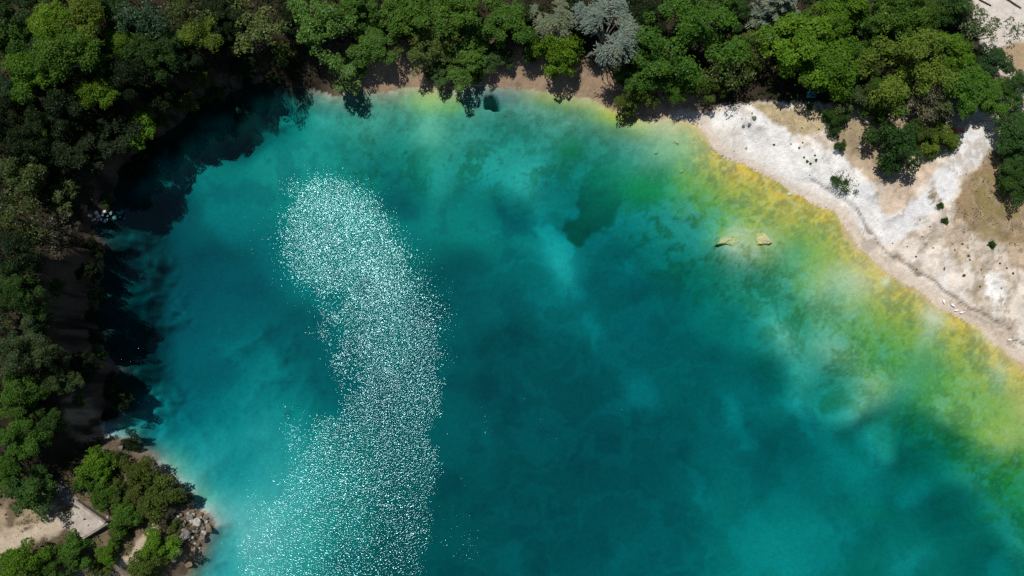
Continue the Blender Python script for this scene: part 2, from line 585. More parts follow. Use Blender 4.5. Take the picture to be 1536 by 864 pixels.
STREAKS = [(800, 345, 875, 445, 17, -1.9), (1105, 455, 1205, 555, 15, -2.2), (1150, 470, 1185, 560, 8, -1.4), (1085, 585, 1135, 690, 12, -1.6),
          (1185, 600, 1225, 655, 12, -1.9), (1265, 620, 1312, 690, 8, -2.2), (1230, 810, 1330, 765, 22, -1.4), (1345, 755, 1385, 725, 14, -1.9),
          (885, 480, 890, 520, 9, -1.2), (940, 395, 945, 410, 9, -1.9), (955, 575, 975, 610, 20, -1.0), (1010, 690, 1060, 760, 10, -0.8),
          (1200, 560, 1300, 570, 10, -1.0), (1340, 850, 1390, 835, 18, -1.5), (1130, 800, 1200, 850, 24, -1.0), (745, 300, 795, 350, 12, 1.6),
          (590, 270, 610, 305, 22, 1.5), (915, 240, 870, 305, 20, 1.6), (850, 215, 858, 235, 12, 2.0), (1375, 650, 1385, 720, 18, 1.8),
          (1405, 770, 1470, 800, 18, 1.0), (1150, 640, 1180, 700, 14, 1.0), (1100, 340, 1085, 330, 10, 1.2), (1150, 410, 1165, 430, 12, 1.4),
          (250, 325, 275, 420, 20, 1.0), (330, 230, 400, 190, 18, 1.5), (1120, 575, 1125, 590, 10, -1.4), (1240, 660, 1275, 720, 10, -1.0),
          (640, 165, 648, 245, 14, -0.8), (640, 150, 660, 155, 22, -0.9), (262, 700, 285, 725, 12, -2.0), (312, 745, 322, 760, 10, -1.6)]
for s in STREAKS:
    depth += 0.5 * streak(*s)
depth += 0.9 * (fbm(Ub / 60.0, Vb / 60.0, 31, 3) - 0.5) + 0.25 * (fbm(X * 0.4, Y * 0.4, 33, 3) - 0.5) * sstep(1, 4, depth)
for _ in range(22):
    depth[1:-1] = 0.25 * depth[:-2] + 0.5 * depth[1:-1] + 0.25 * depth[2:]
    depth[:, 1:-1] = 0.25 * depth[:, :-2] + 0.5 * depth[:, 1:-1] + 0.25 * depth[:, 2:]
gm = np.clip(1.25 * gauss(Ub, Vb, *sunk(1119, 364, 0.8), 34, 24), 0, 1)
depth = depth * (1 - gm) + 0.85 * gm
slope = 0.10 + 0.009 * np.maximum(D, 0)
for (u, v, s_, su) in [(330, 160, 1.3, 100), (170, 350, 1.4, 100), (165, 540, 1.4, 70), (215, 655, 0.9, 34), (285, 850, 0.9, 40), (318, 795, 0.5, 20), (280, 735, 0.9, 60), (235, 620, 0.5, 60), (700, 150, 0.32, 100), (900, 175, 0.24, 100), (520, 150, 0.5, 60)]:
    slope += s_ * gauss(U0, V0, u, v, su, su * 0.85)
dshore = slope * np.maximum(D, 0) + 0.02
depth = np.maximum(depth, 0.35)
dshore = dshore * (1 - gm) + np.minimum(dshore, 1.0) * gm
bed = -np.minimum(dshore * (0.8 + 0.5 * fbm(X * 0.4, Y * 0.4, 35, 3)), depth)
k_ = 1.6
bed = -(-np.log(np.exp(-k_ * dshore * 1.05) + np.exp(-k_ * depth)) / k_ + 0.0)
bed = np.minimum(bed, -0.03 - 0.02 * np.maximum(D, 0))
# the small steep pit near the top shore, and the two blocks' gravel cone
pit = sdist(Ub, Vb, [sunk(a_, b_, 2.0) for a_, b_ in [(726, 152), (738, 149), (746, 154), (749, 166), (739, 166), (727, 164)]])
bed -= 6.0 * sstep(-1.5, 2.0, pit + 3 * wig)
Z = np.where(D > 0, bed, land + 0.02)
Z = np.where((D <= 0) & (Z < 0.02), 0.02, Z)


def ground_z(x, y):
    i = np.clip(np.searchsorted(GX, x) - 1, 0, len(GX) - 2)
    j = np.clip(np.searchsorted(GY, y) - 1, 0, len(GY) - 2)
    fx = (x - GX[i]) / (GX[i + 1] - GX[i]); fy = (y - GY[j]) / (GY[j + 1] - GY[j])
    return float((Z[j, i] * (1 - fx) + Z[j, i + 1] * fx) * (1 - fy) + (Z[j + 1, i] * (1 - fx) + Z[j + 1, i + 1] * fx) * fy)


def on_ground(px, py, lift=0.0):
    """point of the terrain seen at a photo pixel (plus lift metres above it)"""
    z = 0.0
    for _ in range(12):
        p = P(px, py, z + lift)
        z = 0.5 * z + 0.5 * ground_z(p[0], p[1])
    p = P(px, py, z + lift)
    return np.array([p[0], p[1], ground_z(p[0], p[1])])


# ------------------------------------------------------------------ terrain colours (albedo of marl, algae, sand, dirt, dry grass; some shade put in)
U, V = project(X, Y, Z)
C = np.zeros(X.shape + (3,))


def lay(mask, col):
    global C
    mm = np.clip(mask, 0, 1)[..., None]
    C = C * (1 - mm) + np.asarray(col)[None, None, :] * mm


nz1 = fbm(X * 0.25, Y * 0.25, 51, 5); nz2 = fbm(X * 0.9, Y * 0.9, 52, 5); nz3 = fbm(X * 0.11, Y * 0.11, 53, 4)
nzf = fbm(X * 2.2, Y * 2.2, 54, 3)
jit = 22 * (fbm(U / 20.0, V / 20.0, 55, 5, 0.62) - 0.5)


def area(poly, soft=6.0, noise=1.0):
    u0, u1 = min(p[0] for p in poly) - 60, max(p[0] for p in poly) + 60
    v0, v1 = min(p[1] for p in poly) - 60, max(p[1] for p in poly) + 60
    sel = (U > u0) & (U < u1) & (V > v0) & (V < v1)
    out = np.zeros_like(U)
    if sel.any():
        d = sdist(U[sel], V[sel], smooth_poly(poly, 1)) + noise * jit[sel]
        out[sel] = sstep(-0.6 * soft, 0.6 * soft, d)
    return out


# forest floor and banks
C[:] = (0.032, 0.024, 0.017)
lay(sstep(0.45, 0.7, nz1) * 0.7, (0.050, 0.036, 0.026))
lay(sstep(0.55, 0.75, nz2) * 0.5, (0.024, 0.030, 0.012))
C_floor = C.copy()
# top shore strip: bare tan earth, darkened to stand for the bank's tree shade
lay(sstep(470, 560, U) * sstep(1100, 1020, U) * sstep(8.0, 3.5, dl) * sstep(260, 200, V), (0.33, 0.235, 0.155))
lay(sstep(470, 560, U) * sstep(1100, 1020, U) * sstep(0.5, 0.7, nz2) * sstep(8.0, 3.5, dl) * sstep(260, 200, V) * 0.6, (0.22, 0.16, 0.11))
# left cliff foot: brown earth
lay(sstep(470, 380, U) * sstep(650, 560, V) * sstep(2.6, 1.0, dl) * sstep(0.35, 0.6, nz2), (0.11, 0.075, 0.055))
lay(area([(95, 590), (150, 590), (160, 650), (130, 670), (95, 640)], 10) * sstep(0.35, 0.6, nz2), (0.26, 0.19, 0.135))
# right beach base
right = area([(1000, 170), (1060, 168), (1130, 150), (1235, 158), (1262, 150), (1400, 150), (1490, 100), (1480, -60), (1800, -80), (1900, 900), (1560, 600), (1380, 470), (1250, 340), (1050, 230)], 5, 0.6)
PALE = (0.72, 0.65, 0.565); WHITE = (0.83, 0.805, 0.765); TAN = (0.50, 0.39, 0.275); SAND = (0.62, 0.50, 0.385)
GREY = (0.70, 0.695, 0.69); DIRT = (0.31, 0.225, 0.13); DRY = (0.245, 0.195, 0.085); WET = (0.60, 0.50, 0.40)
lay(right, PALE)
lay(right * sstep(0.48, 0.66, nz1) * 0.6, (0.54, 0.475, 0.40))
lay(area([(1030, 182), (1080, 170), (1130, 158), (1160, 180), (1225, 212), (1262, 235), (1300, 265), (1308, 300), (1270, 316), (1190, 288), (1130, 246), (1078, 226), (1056, 195)], 7), WHITE)
lay(area([(1065, 195), (1110, 190), (1120, 225), (1095, 232), (1072, 218)], 8) * 0.6, (0.58, 0.53, 0.46))
lay(area([(1122, 153), (1160, 158), (1236, 162), (1240, 195), (1222, 205), (1180, 194), (1155, 180)], 4), (0.46, 0.375, 0.215))
lay(area([(1122, 153), (1236, 162), (1240, 195), (1155, 180)], 8) * sstep(0.5, 0.65, nz2) * 0.6, (0.50, 0.41, 0.28))
lay(area([(1190, 195), (1238, 196), (1245, 225), (1205, 225)], 8) * sstep(0.45, 0.6, nz2) * 0.6, SAND)
lay(area([(1240, 190), (1300, 175), (1420, 185), (1440, 200), (1405, 240), (1350, 285), (1310, 275), (1270, 240)], 6), TAN)
lay(area([(1250, 150), (1480, 80), (1440, 190), (1340, 250), (1290, 240), (1240, 200)], 12) * 0.55, (0.20, 0.16, 0.075))
lay(area([(1262, 205), (1300, 240), (1340, 275), (1360, 262), (1300, 222)], 7) * sstep(0.4, 0.6, nz2) * 0.8, (0.26, 0.20, 0.11))
lay(area([(1316, 285), (1345, 262), (1400, 232), (1412, 240), (1380, 285), (1345, 325), (1322, 322)], 7), SAND)
lay(area([(1345, 262), (1395, 236), (1370, 275), (1330, 300)], 6) * sstep(0.5, 0.62, nz2) * 0.8, (0.42, 0.31, 0.215))
lay(area([(1284, 270), (1308, 274), (1320, 290), (1322, 330), (1350, 322), (1390, 285), (1428, 222), (1440, 198), (1478, 196), (1488, 215), (1466, 250), (1440, 262), (1436, 290), (1400, 318), (1372, 346), (1330, 372), (1292, 345), (1280, 310)], 5), GREY)
lay(area([(1276, 300), (1318, 300), (1330, 350), (1300, 360), (1280, 335)], 8) * 0.8, WHITE)
lay(area([(1436, 300), (1444, 264), (1470, 250), (1492, 222), (1530, 240), (1600, 330), (1600, 400), (1520, 372), (1480, 366), (1450, 345), (1425, 335)], 6), DIRT)
lay(area([(1440, 270), (1490, 235), (1600, 320), (1600, 400), (1480, 360)], 10) * sstep(0.42, 0.6, nz1), DRY)
lay(area([(1440, 270), (1490, 235), (1600, 320), (1600, 400), (1480, 360)], 10) * sstep(0.52, 0.66, nz2) * 0.8, (0.37, 0.28, 0.17))
lay(area([(1416, 335), (1436, 325), (1452, 340), (1450, 392), (1432, 398), (1420, 365)], 6), SAND)
lay(area([(1496, 362), (1600, 380), (1600, 430), (1520, 412)], 8) * 0.9, (0.50, 0.38, 0.265))
lay(area([(1394, 285), (1412, 288), (1414, 312), (1396, 312)], 6) * sstep(0.45, 0.6, nzf), (0.20, 0.16, 0.08))
lay(area([(1355, 330), (1420, 310), (1420, 380), (1380, 420), (1340, 395)], 12) * sstep(0.5, 0.62, nz2) * 0.65, (0.42, 0.36, 0.28))
lay(area([(1430, 390), (1500, 390), (1536, 440), (1480, 450), (1430, 430)], 12) * sstep(0.48, 0.62, nz2) * 0.75, (0.38, 0.31, 0.22))
lay(area([(1478, 408), (1500, 405), (1510, 450), (1500, 486), (1484, 470)], 7), WHITE)
lay(area([(1418, 380), (1432, 385), (1420, 420), (1404, 432)], 6) * 0.8, WHITE)
lay(right * beachy * sstep(0.57, 0.66, nzf) * sstep(0.45, 0.6, nz1) * sstep(330, 360, V) * 0.7, (0.24, 0.21, 0.13))
lay(right * beachy * sstep(4.0, 7.0, dl) * sstep(0.86, 0.97, rib) * 0.55, (0.36, 0.28, 0.20))
lay(right * beachy * sstep(325, 365, V) * sstep(0.46, 0.60, 0.5 * nz1 + 0.5 * nz2) * 0.45, (0.50, 0.40, 0.29))
# darker wet margin, wrack line
shoreR = beachy * sstep(1180, 1240, U)
lay(beachy * sstep(2.3, 0.6, dl) * (D <= 0) * 0.8, WET)
lay(shoreR * np.exp(-((dl + 1.2 * wig - 2.45) / 0.16) ** 2) * 0.85, (0.20, 0.145, 0.115))
lay(shoreR * np.exp(-((dl + 1.6 * wig2 - 1.5) / 0.14) ** 2) * 0.45 * sstep(0.4, 0.6, nz1), (0.28, 0.21, 0.17))
lay(area([(1292, 360), (1312, 358), (1316, 372), (1303, 380), (1292, 374)], 2, 0.3), (0.44, 0.39, 0.33))
# top right track
lay(area([(1455, 5), (1490, -60), (1700, -80), (1700, 70), (1540, 75), (1500, 60), (1490, 115), (1478, 100)], 6), (0.60, 0.54, 0.48))
lay(area([(1496, 80), (1520, 66), (1620, 70), (1620, 112), (1530, 108), (1500, 104)], 7), (0.37, 0.275, 0.17))
lay(area([(1480, 100), (1502, 104), (1512, 118), (1500, 134), (1488, 128)], 5), (0.50, 0.40, 0.30))
# headland bottom left
head = area([(-400, 700), (60, 735), (120, 690), (180, 645), (215, 650), (300, 730), (340, 790), (290, 900), (-400, 1000)], 10)
lay(head * (D <= 0), (0.155, 0.115, 0.075))
lay(head * (D <= 0) * sstep(0.5, 0.65, nz2) * 0.8, (0.10, 0.085, 0.04))
lay(area([(-30, 815), (30, 795), (95, 770), (105, 792), (60, 812), (0, 835), (-60, 850)], 5) * (D <= 0), (0.47, 0.385, 0.29))
lay(area([(-20, 800), (40, 783), (60, 785), (20, 803), (-30, 815)], 4) * (D <= 0) * 0.9, (0.45, 0.36, 0.26))
lay(area([(0, 752), (80, 752), (100, 770), (40, 785), (-20, 800), (-40, 770)], 8) * sstep(0.4, 0.58, nz2) * (D <= 0), (0.33, 0.26, 0.17))
lay(area([(80, 722), (92, 728), (120, 752), (106, 764), (92, 748)], 3, 0.4) * (D <= 0), (0.27, 0.22, 0.19))
lay(area([(255, 760), (225, 780), (205, 815), (188, 840), (172, 852), (200, 850), (222, 812), (245, 786), (262, 772)], 5) * (D <= 0), (0.46, 0.37, 0.28))
lay(area([(150, 742), (178, 738), (182, 760), (160, 770)], 6) * sstep(0.4, 0.6, nz2) * (D <= 0), (0.40, 0.30, 0.225))
lay(head * (D <= 0) * sstep(1.6, 0.6, dl) * sstep(0.35, 0.55, nz2) * 0.8, (0.27, 0.22, 0.17))

# ---- lake bed: white marl, ochre and green algae, grey weed
inl = (D > 0)
C = C * (0.80 + 0.40 * fbm(X * 1.7, Y * 1.7, 57, 4, 0.7))[..., None]
Cl = C.copy()
B = np.zeros_like(C)
C = B
C[:] = (0.62, 0.62, 0.48)
lay(sstep(0.45, 0.7, nz3) * 0.5, (0.48, 0.50, 0.45))
lay(sstep(0.5, 0.64, nz2) * 0.35 * sstep(6, 2, -Z), (0.42, 0.42, 0.34))
lay(sstep(5.5, 7.5, -Z) * 0.35, (0.42, 0.42, 0.42))
for (u0, v0, u1, v1, w_, dd) in STREAKS:
    mk = gauss(U + 0.6 * wu, V + 0.6 * wv, (u0 + u1) / 2, (v0 + v1) / 2, math.hypot(u1 - u0, v1 - v0) / 2.2, w_, math.degrees(math.atan2(v1 - v0, u1 - u0)))
    lay(mk * min(0.75, abs(dd) / 2.6), (0.80, 0.80, 0.74) if dd < 0 else (0.20, 0.30, 0.26))
# weed beds (dark) and drifts of fresh marl (pale) with their own outlines
wj = 20 * (fbm(U / 34.0, V / 34.0, 91, 5, 0.6) - 0.5)
wk = 20 * (fbm(U / 34.0 + 9, V / 34.0 + 3, 92, 5, 0.6) - 0.5)


def drift(poly, col, a, soft=7.0):
    u0, u1 = min(p[0] for p in poly) - 50, max(p[0] for p in poly) + 50
    v0, v1 = min(p[1] for p in poly) - 50, max(p[1] for p in poly) + 50
    sel = (U > u0) & (U < u1) & (V > v0) & (V < v1) & inl
    out = np.zeros_like(U)
    if sel.any():
        out[sel] = sstep(-soft, soft, sdist(U[sel] + wj[sel] * 2.3, V[sel] + wk[sel] * 2.3, smooth_poly(poly, 1)))
    lay(out * a, col)


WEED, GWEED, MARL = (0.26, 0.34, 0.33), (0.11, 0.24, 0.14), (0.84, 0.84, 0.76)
wisp = 1 - np.abs(2 * fbm(U / 95.0 + 1.2 * fbm(U / 60.0, V / 60.0, 98, 3), V / 70.0 + 1.2 * fbm(U / 60.0 + 7, V / 60.0, 99, 3), 100, 5, 0.58) - 1)
lay(sstep(0.80, 0.97, wisp) * sstep(3.0, 5.0, -Z) * sstep(640, 800, U) * 0.42, MARL)
lay(sstep(0.42, 0.30, fbm(U / 48.0, V / 48.0, 101, 5, 0.6)) * sstep(2.5, 4.0, -Z) * 0.5, WEED)
drift([(850, 362), (900, 342), (960, 318), (1050, 312), (1064, 345), (1064, 395), (1095, 430), (1112, 470), (1140, 540), (1165, 600), (1235, 640), (1285, 720), (1250, 800), (1150, 760), (1050, 840), (800, 900), (735, 700), (720, 560), (700, 450), (780, 430), (855, 440)], WEED, 0.30, 6)
drift([(912, 230), (936, 262), (940, 300), (900, 348), (860, 385), (846, 362), (870, 320), (862, 290), (885, 262)], GWEED, 0.9, 5)
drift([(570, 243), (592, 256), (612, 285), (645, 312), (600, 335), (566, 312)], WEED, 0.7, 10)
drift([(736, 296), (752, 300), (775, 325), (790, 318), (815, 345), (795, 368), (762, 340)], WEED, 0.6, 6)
drift([(836, 212), (862, 206), (874, 228), (856, 246), (836, 232)], GWEED, 0.9, 5)
drift([(930, 270), (975, 262), (1005, 275), (980, 300), (940, 300)], (0.20, 0.45, 0.14), 0.7, 7)
drift([(1368, 655), (1385, 645), (1402, 670), (1398, 700), (1445, 740), (1505, 790), (1490, 900), (1250, 910), (1300, 780), (1332, 725)], GWEED, 0.5, 14)
drift([(1400, 600), (1412, 590), (1420, 612), (1395, 650), (1378, 640)], GWEED, 0.7, 5)
drift([(1070, 320), (1110, 312), (1112, 332), (1080, 342)], (0.16, 0.30, 0.12), 0.8, 5)
drift([(1140, 405), (1180, 395), (1200, 420), (1165, 445)], (0.18, 0.30, 0.12), 0.7, 7)
drift([(1190, 440), (1240, 470), (1230, 520), (1185, 480)], (0.24, 0.34, 0.16), 0.6, 8)
drift([(1215, 590), (1260, 580), (1265, 615), (1230, 625)], (0.28, 0.32, 0.14), 0.7, 6)
drift([(1290, 590), (1330, 570), (1360, 610), (1320, 640)], (0.26, 0.34, 0.14), 0.5, 8)
drift([(790, 335), (832, 345), (852, 380), (872, 430), (864, 452), (845, 422), (812, 376)], MARL, 0.8, 5)
drift([(1098, 455), (1150, 440), (1172, 470), (1192, 520), (1210, 570), (1195, 565), (1170, 530), (1130, 480)], MARL, 0.75, 6)
drift([(700, 215), (790, 205), (830, 225), (830, 262), (780, 300), (720, 280)], MARL, 0.45, 12)
drift([(880, 478), (895, 476), (900, 520), (886, 522)], MARL, 0.5, 6)
drift([(932, 396), (948, 392), (954, 408), (938, 412)], MARL, 0.5, 4)
drift([(940, 570), (975, 572), (985, 608), (950, 612)], MARL, 0.45, 10)
drift([(1180, 598), (1205, 610), (1235, 655), (1220, 660), (1190, 630)], MARL, 0.8, 5)
drift([(1262, 616), (1280, 615), (1300, 640), (1318, 700), (1300, 690)], MARL, 0.9, 5)
drift([(1085, 585), (1100, 590), (1140, 680), (1130, 690), (1105, 640)], MARL, 0.6, 5)
drift([(1112, 660), (1140, 655), (1145, 680), (1120, 685)], MARL, 0.7, 5)
drift([(1345, 750), (1375, 722), (1392, 732), (1380, 755), (1350, 770)], MARL, 0.55, 9)
drift([(1090, 790), (1180, 740), (1260, 790), (1240, 864), (1150, 880)], MARL, 0.45, 12)
drift([(1330, 850), (1370, 830), (1385, 845), (1360, 880), (1325, 880)], MARL, 0.5, 9)
drift([(1490, 830), (1520, 790), (1560, 800), (1560, 900), (1500, 900)], MARL, 0.4, 9)
drift([(1010, 690), (1025, 688), (1070, 760), (1060, 768)], MARL, 0.5, 5)
drift([(600, 175), (660, 165), (670, 215), (650, 250), (610, 225)], (0.62, 0.60, 0.42), 0.5, 8)
# the left, bluish half lies on bluer clay
lay(sstep(620, 250, U) * sstep(220, 460, V) * 0.5, (0.40, 0.52, 0.64))
Dw = D + 2.4 * (fbm(X * 0.16, Y * 0.16, 61, 4) - 0.5) * 2
rightw = sstep(960, 1060, U + 0.5 * (V - 200))
topw = sstep(480, 550, U) * (1 - rightw) * sstep(330, 230, V)
Dr = Dw / (1 + 0.75 * sstep(1150, 1450, U))
gr = rightw * sstep(26, 12, Dw) * sstep(330, 420, V + (U - 1100) * 0.3)
lay(gr * 0.85, (0.38, 0.385, 0.20))
lay(gr * sstep(0.52, 0.62, nz2) * 0.6, (0.33, 0.38, 0.17))
lay(gr * sstep(0.50, 0.66, nz1) * 0.6, (0.46, 0.50, 0.36))
lay(rightw * sstep(13.0, 7.0, Dr + 7 * (nz2 - 0.5) + 6 * (nz1 - 0.5)), (0.48, 0.41, 0.085))
lay(rightw * sstep(9.0, 4.5, Dr + 7 * (nz1 - 0.5) + 4 * (nz2 - 0.5)), (0.60, 0.44, 0.065))
lay(rightw * sstep(8, 2, Dw) * sstep(0.47, 0.58, nz2) * 0.7, (0.30, 0.26, 0.06))
mot = 0.55 * fbm(X * 1.0 + 3 * nz1, Y * 1.0 + 3 * nz3, 95, 5, 0.65) + 0.45 * fbm(X * 0.35, Y * 0.35, 97, 4)
lay((rightw + topw) * sstep(26, 14, Dw) * sstep(0.50, 0.57, mot) * 0.7, (0.24, 0.26, 0.09))
lay((rightw + topw) * sstep(26, 10, Dw) * sstep(0.46, 0.39, mot) * 0.35 * sstep(5, 10, Dw), (0.60, 0.60, 0.40))
lay((rightw + topw) * sstep(30, 12, Dw) * sstep(0.58, 0.68, fbm(X * 2.6 + 5, Y * 2.6, 96, 3)) * 0.45 * (0.35 + 0.65 * sstep(4, 9, Dw)), (0.60, 0.59, 0.36))
lay(rightw * sstep(9, 2, Dw) * sstep(0.56, 0.66, nzf) * 0.5, (0.64, 0.58, 0.22))
lay(rightw * sstep(1.3, 0.2, Dw + 1.5 * (nz1 - 0.5)) * 0.85, (0.52, 0.41, 0.27))
for (u, v, su, sv, a, s_) in [(1400, 475, 14, 10, 30, .8), (1490, 502, 18, 10, 30, .9), (1328, 422, 5, 5, 0, .9), (1350, 590, 16, 50, 40, .5), (1390, 505, 8, 22, 30, .5), (1270, 420, 22, 16, 0, .5), (1262, 430, 40, 25, 0, .4), (1185, 380, 20, 12, 0, .4), (1500, 560, 12, 20, 0, .4)]:
    lay(gauss(U, V, u, v, su, sv, a) * s_, (0.66, 0.64, 0.46))
lay(gauss(U, V, 1532, 615, 16, 26) * 0.8, (0.72, 0.50, 0.16))
# top shore
lay(topw * sstep(13, 5, Dw) * 0.75, (0.42, 0.45, 0.33))
lay(topw * sstep(0.50, 0.62, nz2) * sstep(12, 4, Dw) * 0.55, (0.26, 0.28, 0.19))
lay(gauss(U, V, 645, 152, 26, 14) + gauss(U, V, 672, 158, 20, 10), (0.66, 0.58, 0.20))
lay((gauss(U, V, 752, 146, 34, 12)) * 0.85, (0.24, 0.27, 0.28))
lay(gauss(U, V, 830, 150, 32, 9, 8) * 0.9, (0.46, 0.42, 0.13))
lay(gauss(U, V, 925, 178, 34, 14, 18) * 0.95, (0.56, 0.53, 0.09))
lay(gauss(U, V, 960, 196, 22, 9, 10) * 0.8, (0.60, 0.60, 0.24))
lay(gauss(U, V, 1040, 188, 28, 12, 20) * 0.7, (0.60, 0.48, 0.22))
lay(gauss(U, V, 935, 200, 40, 9, 12) * 0.7, (0.20, 0.24, 0.14))
lay(gauss(U, V, 850, 165, 26, 8, 8) * 0.6, (0.22, 0.30, 0.12))
lay(gauss(U, V, 645, 215, 16, 34, 8) * 0.7, (0.66, 0.66, 0.44))
lay(gauss(U, V, 1010, 218, 30, 26, 30) * 0.6, (0.58, 0.60, 0.36))
# greenish weed beds in the deeper right half
lay(gauss(U, V, 855, 226, 14, 14) * 0.8, (0.16, 0.36, 0.14))
lay(gauss(U, V, 965, 285, 34, 18, 10) * 0.9, (0.20, 0.46, 0.14))
lay(gauss(U, V, 905, 275, 28, 30, 30) * 0.5, (0.22, 0.44, 0.26))
lay(sstep(900, 1250, U) * sstep(3.5, 6.0, -Z) * 0.35, (0.36, 0.56, 0.42))
lay(gauss(U, V, 1210, 375, 38, 30, 35) * 0.5, (0.34, 0.42, 0.09))
lay(gauss(U, V, 1385, 560, 60, 34, 35) * 0.4, (0.36, 0.43, 0.08))
lay(gauss(U, V, 1490, 640, 26, 30, 30) * 0.6, (0.52, 0.46, 0.09))
lay(gauss(U, V, 1300, 770, 30, 10, 0) * 0.4, (0.30, 0.55, 0.25))
# pale flank of the headland, cliff foot
lay(gauss(U, V, 262, 705, 24, 22, 40) * 0.8 + gauss(U, V, 310, 745, 20, 16, 40) * 0.7, (0.66, 0.63, 0.48))
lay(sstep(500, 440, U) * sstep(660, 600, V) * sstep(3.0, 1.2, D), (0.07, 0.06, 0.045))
lay(sstep(280, 230, U) * sstep(270, 310, V) * sstep(610, 570, V) * sstep(11.0, 6.0, D + 3 * (nz1 - 0.5)) * 0.85, (0.07, 0.10, 0.10))  # left cliff's shade put into the bed colour to mute sunlit streaks
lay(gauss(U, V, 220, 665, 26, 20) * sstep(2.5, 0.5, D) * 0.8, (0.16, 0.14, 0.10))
lay(sstep(330, 300, U) * sstep(760, 790, V) * sstep(2.5, 0.5, D) * 0.8, (0.32, 0.25, 0.15))
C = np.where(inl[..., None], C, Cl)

# ---- split the one sheet into named pieces of the setting
fd = 0.25 * (D[:-1, :-1] + D[1:, :-1] + D[:-1, 1:] + D[1:, 1:])
fu = 0.25 * (U[:-1, :-1] + U[1:, :-1] + U[:-1, 1:] + U[1:, 1:])
fr_ = 0.25 * (right[:-1, :-1] + right[1:, :-1] + right[:-1, 1:] + right[1:, 1:])
fh_ = 0.25 * (head[:-1, :-1] + head[1:, :-1] + head[:-1, 1:] + head[1:, 1:])
cls = np.full(fd.shape, 0)
cls[fr_ > 0.5] = 1
cls[fh_ > 0.5] = 2
cls[fd > 0] = 3
ny, nx = X.shape
idx = np.arange(nx * ny).reshape(ny, nx)
quads = np.stack([idx[:-1, :-1], idx[:-1, 1:], idx[1:, 1:], idx[1:, :-1]], -1)
VV = np.stack([X, Y, Z], -1).reshape(-1, 3)
CC = np.concatenate([np.clip(C, 0.004, 0.85).reshape(-1, 3), np.ones((nx * ny, 1))], 1)
for k, nm in enumerate(('forest_ground', 'beach', 'headland_ground', 'lake_bed')):
    q = quads[cls == k].reshape(-1, 4)
    uq, inv = np.unique(q, return_inverse=True)
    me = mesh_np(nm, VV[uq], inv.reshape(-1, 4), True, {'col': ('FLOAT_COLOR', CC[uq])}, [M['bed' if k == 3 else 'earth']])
    tag(link(nm, me), kind='structure')

# ------------------------------------------------------------------ water: a closed body with wind-ruffled patches
wx = np.arange(-84.0, 124.0, 0.6)
wy = np.arange(-110.0, 44.0, 0.6)
WX, WY = np.meshgrid(wx, wy)
WU, WV = project(WX, WY, np.zeros_like(WX))
jw = 46 * (fbm(WU / 46.0, WV / 46.0, 71, 4) - 0.5) + 26 * (fbm(WU / 12.0, WV / 12.0, 72, 3) - 0.5)
patch = smooth_poly([(428, 284), (470, 262), (530, 275), (600, 330), (640, 400), (690, 470), (712, 560), (712, 860), (700, 1100), (250, 1100),
                     (330, 860), (325, 790), (372, 765), (400, 715), (440, 650), (492, 590), (505, 530), (500, 500), (470, 505), (440, 498), (470, 462), (478, 440), (440, 420), (418, 380)], 2)
pd = sdist(WU + jw, WV + jw * 0.6, patch)
wind = 0.24 + 0.48 * sstep(-50, 84, pd) + 0.34 * gauss(WU, WV, 505, 345, 55, 62)                     # how much of the surface the gusts have ruffled
calm = sstep(26, -10, sdist(WU + jw, WV, smooth_poly([(650, 560), (720, 470), (780, 480), (780, 1150), (560, 1150), (620, 860), (640, 740)], 2)))
wind = np.minimum(wind, 0.36 + 0.4 * calm)
wind += 0.34 * (fbm(WX * 0.2 + WY * 0.08, WY * 0.11, 75, 4) - 0.5) * sstep(520, 640, np.hypot(WU - 505, WV + 220))
hn, wn_ = WX.shape
wi = np.arange(hn * wn_).reshape(hn, wn_)
top = np.stack([wi[:-1, :-1], wi[:-1, 1:], wi[1:, 1:], wi[1:, :-1]], -1).reshape(-1, 4)
base = len(top) and hn * wn_
ring = list(wi[0, :]) + list(wi[1:, -1]) + list(wi[-1, -2::-1]) + list(wi[-2:0:-1, 0])
vt = np.stack([WX, WY, np.zeros_like(WX)], -1).reshape(-1, 3)
vb = vt[ring].copy()
vb[:, 2] = -24.0
n = len(ring)
side = [[ring[i], base + i, base + (i + 1) % n, ring[(i + 1) % n]] for i in range(n)]
vc = np.array([[vt[:, 0].mean(), vt[:, 1].mean(), -24.0]])
ci = base + n
bot = [[base + i, ci, ci, base + (i + 1) % n] for i in range(n)]
bm = bmesh.new()
allv = np.concatenate([vt, vb, vc])
bot = np.array([[base + (i + 1) % n, base + i, ci] for i in range(n)])
bm.free()
# quads for top and sides, one big closing fan as degenerate-free quads
fan = []
for i in range(0, n - 1, 2):
    fan.append([ci, base + (i + 2) % n, base + i + 1, base + i])
if n % 2:
    pass
F = np.concatenate([top, np.array(side), np.array(fan)])
wat = np.concatenate([wind.ravel(), np.zeros(n + 1)])
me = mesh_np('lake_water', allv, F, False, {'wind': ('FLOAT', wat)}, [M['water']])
tag(link('lake_water', me), kind='structure')

# ------------------------------------------------------------------ tree, shrub and tuft prototypes
def unit(n, rng):
    v = rng.normal(size=(n, 3))
    return v / np.linalg.norm(v, axis=1, keepdims=True)


